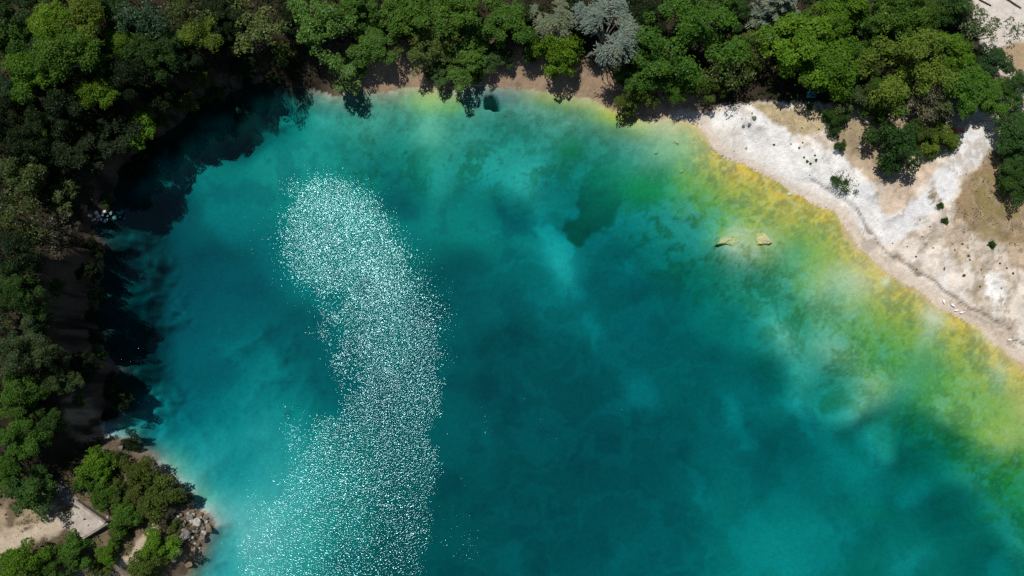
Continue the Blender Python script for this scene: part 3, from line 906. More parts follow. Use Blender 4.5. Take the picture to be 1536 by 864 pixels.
def leaves(centres, normals, size, rng, aspect=0.62, fold=0.25, jitter=0.75, along=None):
    """rhombic leaf sprays (4 verts each) around the given points"""
    n = len(centres)
    nn = normals + jitter * rng.normal(size=(n, 3))
    nn /= np.linalg.norm(nn, axis=1, keepdims=True)
    ref = unit(n, rng) if along is None else along + 0.25 * rng.normal(size=(n, 3))
    a = ref - (ref * nn).sum(1, keepdims=True) * nn
    a /= np.linalg.norm(a, axis=1, keepdims=True) + 1e-9
    b = np.cross(nn, a)
    s = (size * rng.uniform(0.6, 1.35, n))[:, None]
    v0 = centres - a * s * 0.5
    v2 = centres + a * s * 0.5
    v1 = centres + b * s * 0.5 * aspect - nn * s * fold * 0.4 + a * s * 0.06
    v3 = centres - b * s * 0.5 * aspect - nn * s * fold * 0.4 + a * s * 0.06
    V = np.stack([v0, v1, v2, v3], 1).reshape(-1, 3)
    F = np.arange(4 * n).reshape(n, 4)
    return V, F


def leaf_mesh(name, parts, mat):
    Vs, Fs, Ts, off = [], [], [], 0
    for V, F, t in parts:
        Vs.append(V); Fs.append(F + off); Ts.append(np.repeat(t, 4)); off += len(V)
    return mesh_np(name, np.concatenate(Vs), np.concatenate(Fs), False, {'tint': ('FLOAT', np.concatenate(Ts))}, [mat])


def tubes(name, lines, mat, sides=6):
    """tapered limbs: each line is a list of (point, radius)"""
    Vs, Fs = [], []
    for ln in lines:
        o = len(Vs)
        for k, (p, r) in enumerate(ln):
            p = np.array(p, float)
            q = np.array(ln[min(k + 1, len(ln) - 1)][0], float) - np.array(ln[max(k - 1, 0)][0], float)
            q /= np.linalg.norm(q) + 1e-9
            a = np.cross(q, [0.31, 0.9, 0.2]); a /= np.linalg.norm(a) + 1e-9
            b = np.cross(q, a)
            for i in range(sides):
                w = 2 * math.pi * i / sides
                Vs.append(p + r * (a * math.cos(w) + b * math.sin(w)))
        for k in range(len(ln) - 1):
            for i in range(sides):
                j = (i + 1) % sides
                Fs.append([o + k * sides + i, o + k * sides + j, o + (k + 1) * sides + j, o + (k + 1) * sides + i])
    return mesh_np(name, np.array(Vs), np.array(Fs), True, None, [mat])


def broadleaf(seed, R=4.0, H=8.4, nl=40, per=380, leaf=0.265, lobe=(0.17, 0.34), flat=0.78, zc=0.6, mat='leaf', gap=0.0, low=0.0):
    rng = np.random.default_rng(seed)
    c0 = np.array([0, 0, H * zc])
    rz = H * (1 - zc)
    parts, lobes = [], []
    el = 1 + 0.22 * rng.uniform(-1, 1, 3)
    for k in range(nl):
        th = rng.uniform(0, 2 * math.pi)
        cz = rng.uniform(-0.45 - low, 1.0)
        rr = math.sqrt(max(0, 1 - cz * cz)) if cz > 0 else 1.0 - 0.35 * cz * cz
        f = rng.uniform(0.5, 0.95) if k > nl * 0.25 else rng.uniform(0.1, 0.5)
        wob = 1 + 0.26 * math.sin(3 * th + seed) + 0.2 * math.sin(5 * th + 2 * seed)
        p = c0 + np.array([R * rr * f * math.cos(th) * wob * el[0], R * rr * f * math.sin(th) * wob * el[1], rz * flat * cz * (0.75 + 0.25 * f)])
        r = R * rng.uniform(*lobe)
        lobes.append((p, r))
        n = int(per * (r / (0.25 * R)) ** 2)
        d = unit(n, rng)
        d[:, 2] = np.where(d[:, 2] < -0.35, -d[:, 2], d[:, 2])
        bl = 1 + 0.25 * np.sin(4 * d[:, 0] + k) * np.cos(4 * d[:, 1] - k)
        rad = r * np.clip(rng.normal(0.92, 0.12, n), 0.3, 1.25) * bl
        c = p + d * rad[:, None] * np.array([1, 1, 0.8])
        if gap > 0:
            c = c[rng.uniform(size=n) > gap]; d = d[:len(c)] if False else (c - p) / (np.linalg.norm(c - p, axis=1, keepdims=True) + 1e-9)
        V, F = leaves(c, d * 0.7 + np.array([0, 0, 0.6]), leaf, rng)
        tint = np.clip(0.5 + 0.16 * rng.normal(size=len(c)) + 0.10 * rng.normal(), 0, 1)
        parts.append((V, F, tint))
    crown = leaf_mesh('crown', parts, M[mat])
    lines = [[((0, 0, -0.6), 0.30 * R / 4), ((0.05, 0.02, H * 0.2), 0.23 * R / 4), ((0.0, 0.06, H * 0.42), 0.17 * R / 4), ((0.05, 0.0, H * 0.75), 0.05)]]
    for p, r in lobes[: 14]:
        s = np.array([0.0, 0.03, H * rng.uniform(0.18, 0.4)])
        m_ = s * 0.45 + p * 0.55 + np.array([0, 0, -0.25])
        lines.append([(s, 0.10 * R / 4), (m_, 0.065 * R / 4), (p, 0.025)])
    trunk = tubes('trunk', lines, M['bark'])
    return trunk, crown


def willow(seed, R=4.6, H=8.5, strands=760, grey=True):
    """fine silvery sprays that fan out and droop"""
    rng = np.random.default_rng(seed)
    parts, lines = [], [[((0, 0, -0.6), 0.3), ((0.1, 0, 2.2), 0.24), ((0.0, 0.1, 4.6), 0.14), ((0.1, 0.2, 7.2), 0.05)]]
    heads = []
    for k in range(17):
        th = rng.uniform(0, 2 * math.pi)
        f = math.sqrt(rng.uniform(0.02, 1.0)) * 0.74
        z = H * (0.95 - 0.42 * f * f) + rng.uniform(-0.8, 0.3)
        h = np.array([R * f * math.cos(th), R * f * math.sin(th), z])
        heads.append(h)
        lines.append([((0, 0.05, 2.4 + 1.6 * rng.uniform()), 0.11), (h * np.array([0.5, 0.5, 0.72]), 0.07), (h, 0.02)])
    for s in range(strands):
        h = heads[rng.integers(len(heads))]
        th = math.atan2(h[1], h[0]) + rng.normal() * 1.1
        el = rng.uniform(-0.1, 1.0)
        d = np.array([math.cos(th) * math.cos(el), math.sin(th) * math.cos(el), math.sin(el)])
        L = rng.uniform(0.9, 1.9)
        m = 15
        tt = np.linspace(0.12, 1, m)[:, None]
        c = h + d * tt * L + np.array([0, 0, -0.75]) * (tt ** 2) * L + 0.10 * rng.normal(size=(m, 3))
        tg = d + np.array([0, 0, -1.5]) * tt
        tg = tg / np.linalg.norm(tg, axis=1, keepdims=True)
        V, F = leaves(c, np.tile([0.0, 0.0, 1.0], (m, 1)) + 0.3 * d, 0.42, rng, aspect=0.22, jitter=0.55, along=tg)
        parts.append((V, F, np.clip(0.42 + 0.25 * tt[:, 0] + 0.16 * rng.normal(size=m), 0, 1)))
    return tubes('trunk', lines, M['pale_bark']), leaf_mesh('crown', parts, M['needle'])


def cedar(seed, R=4.2, H=9.5):
    """grey-green conifer: tiers of boughs with hanging needle sprays"""
    rng = np.random.default_rng(seed)
    parts, lines = [], [[((0, 0, -0.6), 0.3), ((0, 0, H * 0.5), 0.17), ((0, 0, H), 0.03)]]
    for k in range(46):
        z = H * (0.16 + 0.82 * (k / 45.0))
        L = R * (1 - (k / 46.0)) ** 0.75 * rng.uniform(0.75, 1.1) + 0.35
        th = k * 2.399 + rng.normal() * 0.2
        d = np.array([math.cos(th), math.sin(th), 0])
        tip = np.array([0, 0, z]) + d * L + np.array([0, 0, -0.18 * L])
        lines.append([((0, 0, z), 0.06), (np.array([0, 0, z]) + d * L * 0.55 + np.array([0, 0, 0.05]), 0.035), (tip, 0.012)])
        m = int(150 * L / R) + 20
        f = rng.uniform(0.15, 1, m)[:, None] ** 0.7
        sidev = np.array([-d[1], d[0], 0])
        wdt = (0.42 * L * (1.1 - f) + 0.16) * rng.uniform(-1, 1, (m, 1))
        c = np.array([0, 0, z]) + d * L * f + sidev * wdt + np.array([0, 0, -0.18]) * L * f ** 2 - np.array([0, 0, 0.25]) * np.abs(wdt) + 0.06 * rng.normal(size=(m, 3))
        al = d + sidev * np.sign(wdt) * 0.7 + np.array([0, 0, -0.6])
        V, F = leaves(c, np.tile([0.0, 0.0, 1.0], (m, 1)), 0.55, rng, aspect=0.26, jitter=0.5, along=al)
        parts.append((V, F, np.clip(0.35 + 0.3 * f[:, 0] + 0.15 * rng.normal(size=m), 0, 1)))
    return tubes('trunk', lines, M['bark']), leaf_mesh('crown', parts, M['needle'])


PROTO = {}
for i in range(5):
    PROTO['broad%d' % i] = broadleaf(100 + i, nl=36 + 3 * i, lobe=(0.12, 0.30), zc=0.56, low=0.25)
for i in range(2):
    PROTO['fine%d' % i] = broadleaf(140 + i, nl=60, per=420, leaf=0.205, lobe=(0.12, 0.24), zc=0.55, low=0.25)
for i in range(2):
    PROTO['loose%d' % i] = broadleaf(120 + i, nl=30, per=170, leaf=0.25, lobe=(0.13, 0.26), mat='gloss_leaf', zc=0.6, gap=0.25)
for i in range(2):
    PROTO['gloss%d' % i] = broadleaf(125 + i, nl=46, per=300, leaf=0.27, lobe=(0.14, 0.28), mat='gloss_leaf', zc=0.56, low=0.25)
PROTO['clump0'] = broadleaf(150, nl=16, per=400, leaf=0.27, lobe=(0.26, 0.42), H=9.5, zc=0.72)
PROTO['clump1'] = broadleaf(151, nl=13, per=400, leaf=0.27, lobe=(0.28, 0.44), H=9.5, zc=0.74)
for i in range(3):
    PROTO['shrub%d' % i] = broadleaf(130 + i, R=2.4, H=3.3, nl=34, per=260, leaf=0.19, lobe=(0.18, 0.34), flat=0.95, zc=0.42)
PROTO['willow0'] = willow(160)
PROTO['willow1'] = willow(161, R=4.2, H=8.0)
PROTO['cedar0'] = cedar(162)
CROWN_Z = {'broad': 4.9, 'fine': 4.8, 'loose': 5.2, 'gloss': 4.9, 'clump': 6.9, 'shrub': 1.5, 'willow': 5.6, 'cedar': 5.0}
CROWN_R = {'broad': 4.0, 'fine': 4.0, 'loose': 4.0, 'gloss': 4.0, 'clump': 3.4, 'shrub': 2.35, 'willow': 5.0, 'cedar': 4.2}
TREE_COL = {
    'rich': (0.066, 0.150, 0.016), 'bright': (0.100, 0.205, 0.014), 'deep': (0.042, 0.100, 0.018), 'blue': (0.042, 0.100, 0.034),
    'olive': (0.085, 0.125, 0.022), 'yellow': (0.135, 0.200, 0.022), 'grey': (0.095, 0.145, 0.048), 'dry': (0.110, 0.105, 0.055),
    'dark': (0.017, 0.036, 0.008), 'silver': (0.175, 0.222, 0.195), 'sage': (0.150, 0.190, 0.125), 'pine': (0.165, 0.215, 0.150),  # 'dark' leaf colour carries the black shade of the wood's gaps
}
_trng = random.Random(5)
G1, G2, G3, G4, G5 = 'trees of the dark wood above the left bay', 'trees along the top shore', 'trees above the white beach', 'trees on the left cliff', 'bushes and trees on the bottom left headland'


def plant(px, py, rpx, kind, col, label, cat='tree', name=None, group=None, hs=1.0, stem=True):
    base_k = kind[:-1]
    tr, cr = PROTO[kind]
    z = 0.0
    s = 1.0
    for _ in range(14):
        p = P(px, py, z)
        dep = np.linalg.norm(p - CAM) * math.cos(math.atan(math.hypot(px - 768, py - 432) / FPX))
        s = rpx / FPX * dep / CROWN_R[base_k]
        z = 0.5 * z + 0.5 * (ground_z(p[0], p[1]) + CROWN_Z[base_k] * s * hs)
    p = P(px, py, z)
    gz = ground_z(p[0], p[1])
    nm = name or ('shrub' if cat in ('shrub', 'bush') else 'broadleaf_tree')
    root = empty(nm, (p[0], p[1], max(gz, -0.6) - 0.05), _trng.uniform(0, 6.28), (s, s, s * hs))
    tag(root, label, cat, group)
    if stem:
        link('trunk' if cat == 'tree' else 'stem', tr, root)
    c = link('crown' if cat == 'tree' else 'foliage', cr, root)
    b = TREE_COL[col]
    j = _trng.uniform(0.88, 1.14) * ((0.98 if col in ('bright', 'yellow', 'rich') else 0.72) if group in (G1, G4) else 1.0)  # left woods: shade put into the colour of all but the fresh-green crowns
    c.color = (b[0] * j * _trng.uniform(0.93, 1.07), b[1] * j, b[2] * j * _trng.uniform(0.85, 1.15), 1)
    return root


TREES = [
    # --- dark wood, top left
    (12, 22, 38, 'broad0', 'deep', 'dark green tree filling the very top left corner', G1),
    (60, 4, 26, 'gloss0', 'olive', 'olive tree cut by the top edge, right of the corner tree', G1),
    (74, 38, 28, 'clump0', 'bright', 'bright green clump of a tree near the top left corner, left of its brighter twin', G1),
    (122, 27, 30, 'clump1', 'yellow', 'brightest yellow-green treetop of the dark top left wood', G1),
    (14, 66, 36, 'broad1', 'rich', 'mid-green tree on the left edge below the corner tree', G1),
    (104, 78, 36, 'clump0', 'rich', 'broad green treetop beside the bare grey twigs in the dark wood', G1),
    (42, 114, 30, 'clump1', 'bright', 'bright yellow-green treetop low in the dark wood, left of the bare twigs', G1),
    (20, 142, 30, 'broad2', 'blue', 'blue-green tree on the left edge under the bright low treetop', G1),
    (172, 18, 30, 'broad3', 'deep', 'dark tree at the top edge right of the brightest yellow-green treetop', G1),
    (216, 36, 42, 'gloss1', 'blue', 'large blue-green speckled tree in the top left wood', G1),
    (240, 78, 36, 'broad4', 'deep', 'dark green tree below the large blue-green speckled tree', G1),
    (178, 62, 20, 'clump0', 'bright', 'small bright treetop between the twigs and the blue-green tree', G1),
    (278, 20, 40, 'loose0', 'olive', 'olive tree with pale glinting leaves at the top edge above the left bay', G1),
    (302, 52, 24, 'clump1', 'yellow', 'small yellow-green treetop hanging over the black shade of the bay', G1),
    (146, 138, 24, 'clump0', 'bright', 'bright green treetop in the middle of the black wood shade', G1),
    (56, 188, 15, 'clump1', 'bright', 'small lone bright tuft of tree in black shade near the left edge', G1),
    (202, 186, 25, 'clump0', 'bright', 'bright green tree leaning out beside the brown bank of the bay', G1),
    (262, 134, 19, 'clump1', 'olive', 'small olive treetop over the bay, lower of a pair', G1),
    (306, 118, 16, 'clump0', 'olive', 'small olive treetop over the bay, upper of a pair', G1),
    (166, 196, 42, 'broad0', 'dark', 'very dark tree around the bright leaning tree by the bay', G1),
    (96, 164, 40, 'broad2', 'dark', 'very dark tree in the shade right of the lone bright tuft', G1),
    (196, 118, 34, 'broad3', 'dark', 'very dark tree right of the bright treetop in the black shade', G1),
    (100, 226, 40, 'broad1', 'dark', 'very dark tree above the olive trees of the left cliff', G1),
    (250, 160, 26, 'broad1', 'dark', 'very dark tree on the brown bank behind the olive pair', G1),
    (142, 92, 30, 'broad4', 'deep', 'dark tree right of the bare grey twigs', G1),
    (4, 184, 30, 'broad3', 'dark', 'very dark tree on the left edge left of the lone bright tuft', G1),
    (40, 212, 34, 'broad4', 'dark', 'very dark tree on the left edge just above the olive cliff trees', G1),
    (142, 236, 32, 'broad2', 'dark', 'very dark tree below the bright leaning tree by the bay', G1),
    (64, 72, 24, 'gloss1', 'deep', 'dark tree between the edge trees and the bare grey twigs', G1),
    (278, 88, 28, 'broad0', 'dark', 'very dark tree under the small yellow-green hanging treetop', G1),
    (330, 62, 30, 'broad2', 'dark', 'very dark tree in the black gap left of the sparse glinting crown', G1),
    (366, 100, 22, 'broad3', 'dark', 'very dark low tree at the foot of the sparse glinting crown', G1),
    (440, 34, 26, 'broad0', 'dark', 'very dark tree right behind the sparse glinting crown', G1),
    (876, 26, 26, 'broad4', 'dark', 'dark tree between the sage and the silver willow', G2),
    (796, 26, 24, 'broad2', 'dark', 'very dark tree in the black gap left of the sage willow', G2),
    (1102, 20, 30, 'broad3', 'deep', 'dark tree between the very large round tree and the conifer', G2),
    # --- top shore
    (386, 40, 50, 'loose1', 'olive', 'sparse crown with pale glinting leaves standing alone above the dark bay', G2),
    (424, 80, 15, 'clump1', 'olive', 'small low treetop under the sparse glinting crown', G2),
    (330, 8, 26, 'broad4', 'dark', 'very dark tree at the top edge left of the sparse glinting crown', G2),
    (486, 38, 44, 'gloss0', 'rich', 'green tree right of the sparse glinting crown', G2),
    (532, 14, 34, 'broad2', 'rich', 'tree at the top edge above the shore, first right of the glinting crown', G2),
    (526, 106, 34, 'gloss1', 'rich', 'low glossy tree reaching over the water at the lake corner', G2),
    (560, 62, 36, 'broad3', 'rich', 'tree behind the low glossy tree at the lake corner', G2),
    (612, 16, 42, 'broad4', 'rich', 'broad tree at the top edge over the dark gap in the shore trees', G2),
    (640, 64, 42, 'fine0', 'olive', 'dull green rounded tree between the dark gap and the low shore bush', G2),
    (690, 18, 46, 'broad0', 'rich', 'wide tree on the top edge above the dull green rounded tree', G2),
    (702, 70, 40, 'broad1', 'rich', 'tree standing directly behind the small round shore bush', G2),
    (662, 104, 26, 'broad2', 'deep', 'low dark tree on the shore left of the small round bush', G2),
    (756, 34, 40, 'broad3', 'rich', 'tree left of the black gap beside the grey willows', G2),
    (746, 84, 22, 'broad4', 'deep', 'narrow dark tree at the left side of the sunlit brown shore', G2),
    (828, 24, 42, 'willow1', 'sage', 'sage green feathery willow left of the silver one', G2),
    (906, 50, 64, 'willow0', 'silver', 'silver-grey feathery willow, palest tree of the wood', G2),
    (968, 30, 34, 'broad1', 'dark', 'very dark tree in the shade right of the silver willow', G2),
    (940, 108, 24, 'broad0', 'deep', 'dark tree at the foot of the silver willow', G2),
    (1046, 42, 66, 'fine1', 'rich', 'very large round green tree right of the silver willow', G2),
    (986, 104, 44, 'broad2', 'rich', 'dense green tree above the olive bush at the water', G2),
    (1020, 128, 28, 'broad4', 'rich', 'low green tree over the shaded end of the brown shore', G2),
    # --- above the white beach
    (1092, 106, 40, 'loose0', 'olive', 'thin olive tree left of the dark gap above the white beach', G3),
    (1122, 74, 32, 'fine0', 'olive', 'small olive tree under the grey conifer', G3),
    (1166, 12, 46, 'cedar0', 'pine', 'grey-green conifer with drooping boughs at the top edge', G3),
    (1190, 76, 56, 'broad0', 'bright', 'large bright green tree below the grey conifer', G3),
    (1244, 106, 48, 'broad3', 'bright', 'bright green tree directly above the blue sheet', G3),
    (1236, 40, 38, 'broad1', 'bright', 'bright tree right of the grey conifer, above the large bright one', G3),
    (1272, 10, 40, 'broad2', 'bright', 'bright tree on the top edge, second right of the conifer', G3),
    (1306, 54, 38, 'fine1', 'rich', 'mid-green tree left of the yellow-green spreading tree', G3),
    (1344, 18, 46, 'broad4', 'rich', 'round tree on the top edge above the yellow-green spreading tree', G3),
    (1392, 20, 28, 'fine0', 'rich', 'small tree on the top edge by the dark rift in the wood', G3),
    (1432, 14, 30, 'broad2', 'deep', 'dark tree on the top edge left of the pale track', G3),
    (1300, 104, 32, 'fine0', 'olive', 'olive-green tree at the left foot of the yellow-green spreading tree', G3),
    (1362, 94, 60, 'fine1', 'yellow', 'broad yellow-green spreading tree in the middle of the right wood', G3),
    (1424, 84, 38, 'broad1', 'bright', 'bright tree right of the yellow-green spreading tree', G3),
    (1474, 44, 44, 'loose1', 'grey', 'open grey-green tree with light leaves beside the pale track', G3),
    (1486, 92, 28, 'broad3', 'blue', 'blue-green tree below the open grey-green one by the track', G3),
    (1336, 138, 36, 'fine0', 'rich', 'dark tree behind the round bush on the brown slope', G3),
    (1396, 150, 42, 'loose0', 'dry', 'dry grey-brown tree with half bare branches', G3),
    (1446, 130, 42, 'broad4', 'rich', 'dense tree above the red bench', G3),
    (1492, 142, 34, 'broad0', 'rich', 'dense tree right of the red bench, above the gravel track', G3),
    (1524, 128, 26, 'broad1', 'deep', 'tree on the right edge below the brown dirt of the track', G3),
    (1524, 196, 40, 'broad3', 'deep', 'tree on the right edge beside the start of the grey gravel track', G3),
    (1530, 272, 32, 'broad2', 'deep', 'lowest dark tree on the right edge above the dry grass', G3),
    (1534, 232, 24, 'broad4', 'deep', 'small dark tree on the right edge between two larger ones', G3),
    # --- left cliff
    (34, 258, 36, 'gloss0', 'olive', 'olive tree on the left cliff, topmost of three below the black shade', G4),
    (30, 330, 46, 'loose0', 'olive', 'large dull olive tree on the left edge beside the pale rock pile', G4),
    (92, 292, 30, 'gloss1', 'olive', 'olive tree just above the pale rock pile on the cliff', G4),
    (84, 350, 34, 'loose1', 'dry', 'brownish thin tree left of the pale rock pile', G4),
    (48, 390, 36, 'broad1', 'dark', 'very dark tree below the brownish thin one on the cliff', G4),
    (22, 440, 36, 'fine0', 'deep', 'dark green tree on the left edge halfway down', G4),
    (58, 478, 26, 'broad2', 'deep', 'tree with a small crown tip pointing at the brown cliff face', G4),
    (20, 520, 38, 'fine1', 'grey', 'grey-green tree on the left edge below the dark halfway tree', G4),
    (58, 532, 30, 'broad0', 'grey', 'grey-green rounded tree beside the brown cliff face', G4),
    (84, 566, 30, 'fine0', 'grey', 'grey-green tree at the lower end of the brown cliff face', G4),
    (34, 590, 34, 'broad3', 'rich', 'green tree on the left edge left of the brown scree', G4),
    (122, 546, 20, 'broad4', 'dark', 'small dark tree hanging on the brown cliff face', G4),
    (70, 640, 30, 'broad1', 'deep', 'green tree above the headland, left of the brown scree foot', G4),
    (22, 660, 36, 'fine1', 'rich', 'green tree on the left edge above the headland', G4),
    # --- headland trees
    (52, 736, 36, 'broad2', 'deep', 'dark green tree behind the concrete platform', G5),
    (4, 718, 22, 'broad0', 'rich', 'small tree cut by the left edge above the dirt path', G5),
    (30, 842, 34, 'broad3', 'bright', 'bright green tree in the bottom left corner below the dirt path', G5),
    (76, 852, 26, 'fine1', 'rich', 'green tree on the bottom edge right of the bright corner tree', G5),
]
LOWER = {(166, 196): 0.55, (142, 236): 0.45, (202, 186): 0.6, (100, 226): 0.6, (92, 292): 0.6, (1524, 196): 0.5, (1492, 142): 0.55, (1446, 130): 0.6, (1336, 138): 0.6, (1396, 150): 0.6, (1530, 272): 0.6, (1534, 232): 0.6, (526, 106): 0.4, (560, 62): 0.6, (702, 70): 0.4, (662, 104): 0.35, (746, 84): 0.45, (560, 62): 0.5, (640, 64): 0.5}
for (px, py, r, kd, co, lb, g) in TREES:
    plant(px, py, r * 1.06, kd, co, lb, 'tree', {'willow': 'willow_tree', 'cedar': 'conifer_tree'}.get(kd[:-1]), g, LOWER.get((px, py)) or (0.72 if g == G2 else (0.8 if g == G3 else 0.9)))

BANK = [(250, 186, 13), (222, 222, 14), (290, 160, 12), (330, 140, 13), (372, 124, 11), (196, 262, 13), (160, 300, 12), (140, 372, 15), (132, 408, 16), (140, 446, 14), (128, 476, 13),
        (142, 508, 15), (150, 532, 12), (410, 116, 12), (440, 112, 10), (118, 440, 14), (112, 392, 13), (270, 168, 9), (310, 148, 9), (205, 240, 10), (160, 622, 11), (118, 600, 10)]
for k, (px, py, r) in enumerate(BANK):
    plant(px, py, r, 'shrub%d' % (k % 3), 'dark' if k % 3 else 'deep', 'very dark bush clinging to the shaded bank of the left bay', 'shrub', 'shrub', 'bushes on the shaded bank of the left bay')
SHRUBS = [
    (706, 110, 18, 'shrub0', 'rich', 'small round green bush at the top waterline'),
    (800, 74, 18, 'shrub1', 'deep', 'dark bush left of the bright bush under the sage willow'),
    (836, 84, 36, 'shrub2', 'bright', 'bright green bush between the two willows and the brown shore'),
    (956, 148, 27, 'shrub1', 'olive', 'olive bush reaching over the water at the brown shore'),
    (1070, 132, 24, 'shrub0', 'olive', 'olive bush left of the dark gap at the top of the white beach'),
    (1278, 152, 24, 'shrub1', 'grey', 'tall grey-green bush right of the yellowish grass block'),
    (1252, 180, 19, 'shrub2', 'deep', 'low bush on the right edge of the yellowish grass block'),
    (1310, 168, 18, 'shrub0', 'rich', 'bush between the tall grey-green one and the round dark one'),
    (1338, 216, 40, 'shrub0', 'deep', 'large round dark green bush alone on the brown slope'),
    (1376, 200, 22, 'shrub2', 'olive', 'bush wedged between the round dark bush and the yellowish one'),
    (1408, 212, 25, 'shrub1', 'yellow', 'yellowish green bush left of the grey gravel track'),
    (1428, 217, 9, 'shrub2', 'bright', 'small leafy sprig at the track side of the yellowish bush'),
    (1262, 218, 9, 'shrub0', 'deep', 'small dark bush at the edge of the white beach below the grass block'),
    (174, 588, 24, 'shrub1', 'dark', 'very dark bush hanging over the water at the foot of the left cliff'),
    (142, 560, 16, 'shrub2', 'dark', 'dark shrub on the cliff left of the one over the water'),
    (196, 664, 18, 'shrub0', 'dark', 'dark shrub on the uppermost rock corner of the headland'),
    (146, 702, 27, 'shrub2', 'bright', 'bright green bush behind the concrete platform, first of two'),
    (152, 740, 22, 'shrub0', 'rich', 'green bush touching the upper edge of the concrete platform'),
    (208, 712, 25, 'shrub1', 'olive', 'olive bush near the upper waterline of the headland'),
    (240, 740, 34, 'shrub0', 'olive', 'widest olive bush in the middle of the headland'),
    (272, 745, 16, 'shrub1', 'dry', 'brownish bush at the outer waterline of the headland'),
    (190, 776, 24, 'shrub2', 'rich', 'green bush right of the concrete platform tip'),
    (240, 816, 25, 'shrub1', 'bright', 'bright round bush beside the pale rocks of the headland tip'),
    (116, 826, 27, 'shrub0', 'rich', 'green bush right below the concrete platform'),
    (162, 830, 17, 'shrub2', 'bright', 'small bright bush between the platform bush and the pale footpath'),
    (216, 850, 24, 'shrub2', 'olive', 'olive bush on the bottom edge below the bright round one'),
    (176, 742, 17, 'shrub1', 'olive', 'olive bush in the gap right of the bush on the platform edge'),
    (214, 770, 17, 'shrub1', 'olive', 'olive bush above the pale footpath of the headland'),
    (176, 806, 15, 'shrub0', 'olive', 'olive bush left of the pale footpath, below the platform tip'),
    (246, 776, 13, 'shrub2', 'dry', 'brownish bush at the upper end of the pale footpath'),
    (126, 722, 16, 'shrub1', 'deep', 'dark bush in the shade above the rubble strip'),
    (262, 790, 10, 'shrub1', 'olive', 'small olive bush left of the headland boulders'),
    (172, 690, 15, 'shrub2', 'olive', 'olive bush below the light grey corner rock of the headland'),
    (150, 852, 14, 'shrub1', 'olive', 'small bush at the bottom edge by the patch of water'),
]
for (px, py, r, kd, co, lb) in SHRUBS:
    plant(px, py, r, kd, co, lb, 'shrub', 'shrub')

# ------------------------------------------------------------------ low plants on the beach
def tuft_mesh(seed, r=0.5, h=0.42):
    rng = np.random.default_rng(seed)
    bm = bmesh.new()
    bmesh.ops.create_icosphere(bm, subdivisions=4, radius=1.0)
    lob = unit(9, rng)
    for v in bm.verts:
        d = np.array(v.co)
        k = 0.42 + 0.58 * max(0.0, float(np.max(lob @ d))) ** 4 + rng.normal() * 0.2
        v.co = (d[0] * r * k, d[1] * r * k, max(-0.05, d[2] * h * k))
    me = bpy.data.meshes.new('weed')
    bm.to_mesh(me)
    a = me.attributes.new('tint', 'FLOAT', 'POINT')
    a.data.foreach_set('value', np.clip(rng.normal(0.5, 0.2, len(me.vertices)), 0, 1).astype(np.float32))
    bm.free()
    me.materials.append(M['leaf'])
    return me


TM = [tuft_mesh(200 + i) for i in range(4)]


def tuft(px, py, rpx, col, label, group, name='weed_tuft', cat='weed'):
    g = on_ground(px, py)
    s = rpx / 10.0 / 0.5 * (1.15 if rpx > 4.4 else 0.6)
    o = link(name, TM[_trng.randrange(4)], None, tuple(g))
    o.scale = (s, s, s)
    o.rotation_euler = (0, 0, _trng.uniform(0, 6.28))
    o.color = TREE_COL[col] + (1,)
    tag(o, label, cat, group)
    return o


mr = np.random.default_rng(210)
mat_parts = []
for k in range(46):
    a_, f_ = mr.uniform(0, 6.28), math.sqrt(mr.uniform())
    c_ = np.array([2.5 * f_ * math.cos(a_), 1.75 * f_ * math.sin(a_) - 0.5 * f_ * math.cos(a_), 0.12])
    if mr.uniform() < 0.18:
        continue
    m_ = int(mr.uniform(50, 130))
    q_ = c_ + mr.normal(size=(m_, 3)) * np.array([0.24, 0.24, 0.12]) * mr.uniform(0.7, 1.25)
    q_[:, 2] = np.abs(q_[:, 2]) + 0.03
    V_, F_ = leaves(q_, np.tile([0.0, 0.0, 1.0], (m_, 1)), 0.17, mr)
    mat_parts.append((V_, F_, np.clip(mr.normal(0.5, 0.16, m_), 0, 1)))
g = on_ground(1270, 272)
mroot = empty('low_shrub', tuple(g))
tag(mroot, 'dark green creeping shrub patch between the white sand and the gravel track', 'shrub')
mo = link('foliage', leaf_mesh('foliage', mat_parts, M['leaf']), mroot)
mo.color = TREE_COL['deep'] + (1,)
link('stem', tubes('stem', [[((0, 0, -0.1), 0.04), ((1.2 * math.cos(k), 0.9 * math.sin(k), 0.12), 0.025), ((2.2 * math.cos(k), 1.5 * math.sin(k), 0.1), 0.01)] for k in range(6)], M['bark']), mroot)
for (u, v, r) in [(1161, 217, 3.5), (1211, 242, 4), (1206, 236, 3), (1216, 245, 3.5), (1224, 240, 4), (1222, 233, 3), (1199, 222, 3), (1204, 214, 2.5), (1228, 194, 3), (1203, 192, 2.5), (1186, 216, 2)]:
    tuft(u, v, r, 'rich', 'tiny green weed scattered on the white sand left of the dark plant patch', 'weeds on the white sand')
for (u, v, r, lb) in [(1411, 309, 4.5, 'small dark round plant right of the sandy tongue, upper of two'), (1417, 331, 5, 'small dark round plant right of the sandy tongue, lower of two'),
                      (1487, 367, 5.5, 'dark round plant alone on the dirt below the dry grass'), (1444, 366, 2.5, 'tiny plant on the tan patch left of the lone dark plant')]:
    tuft(u, v, r, 'deep', lb, None, 'round_plant', 'plant')
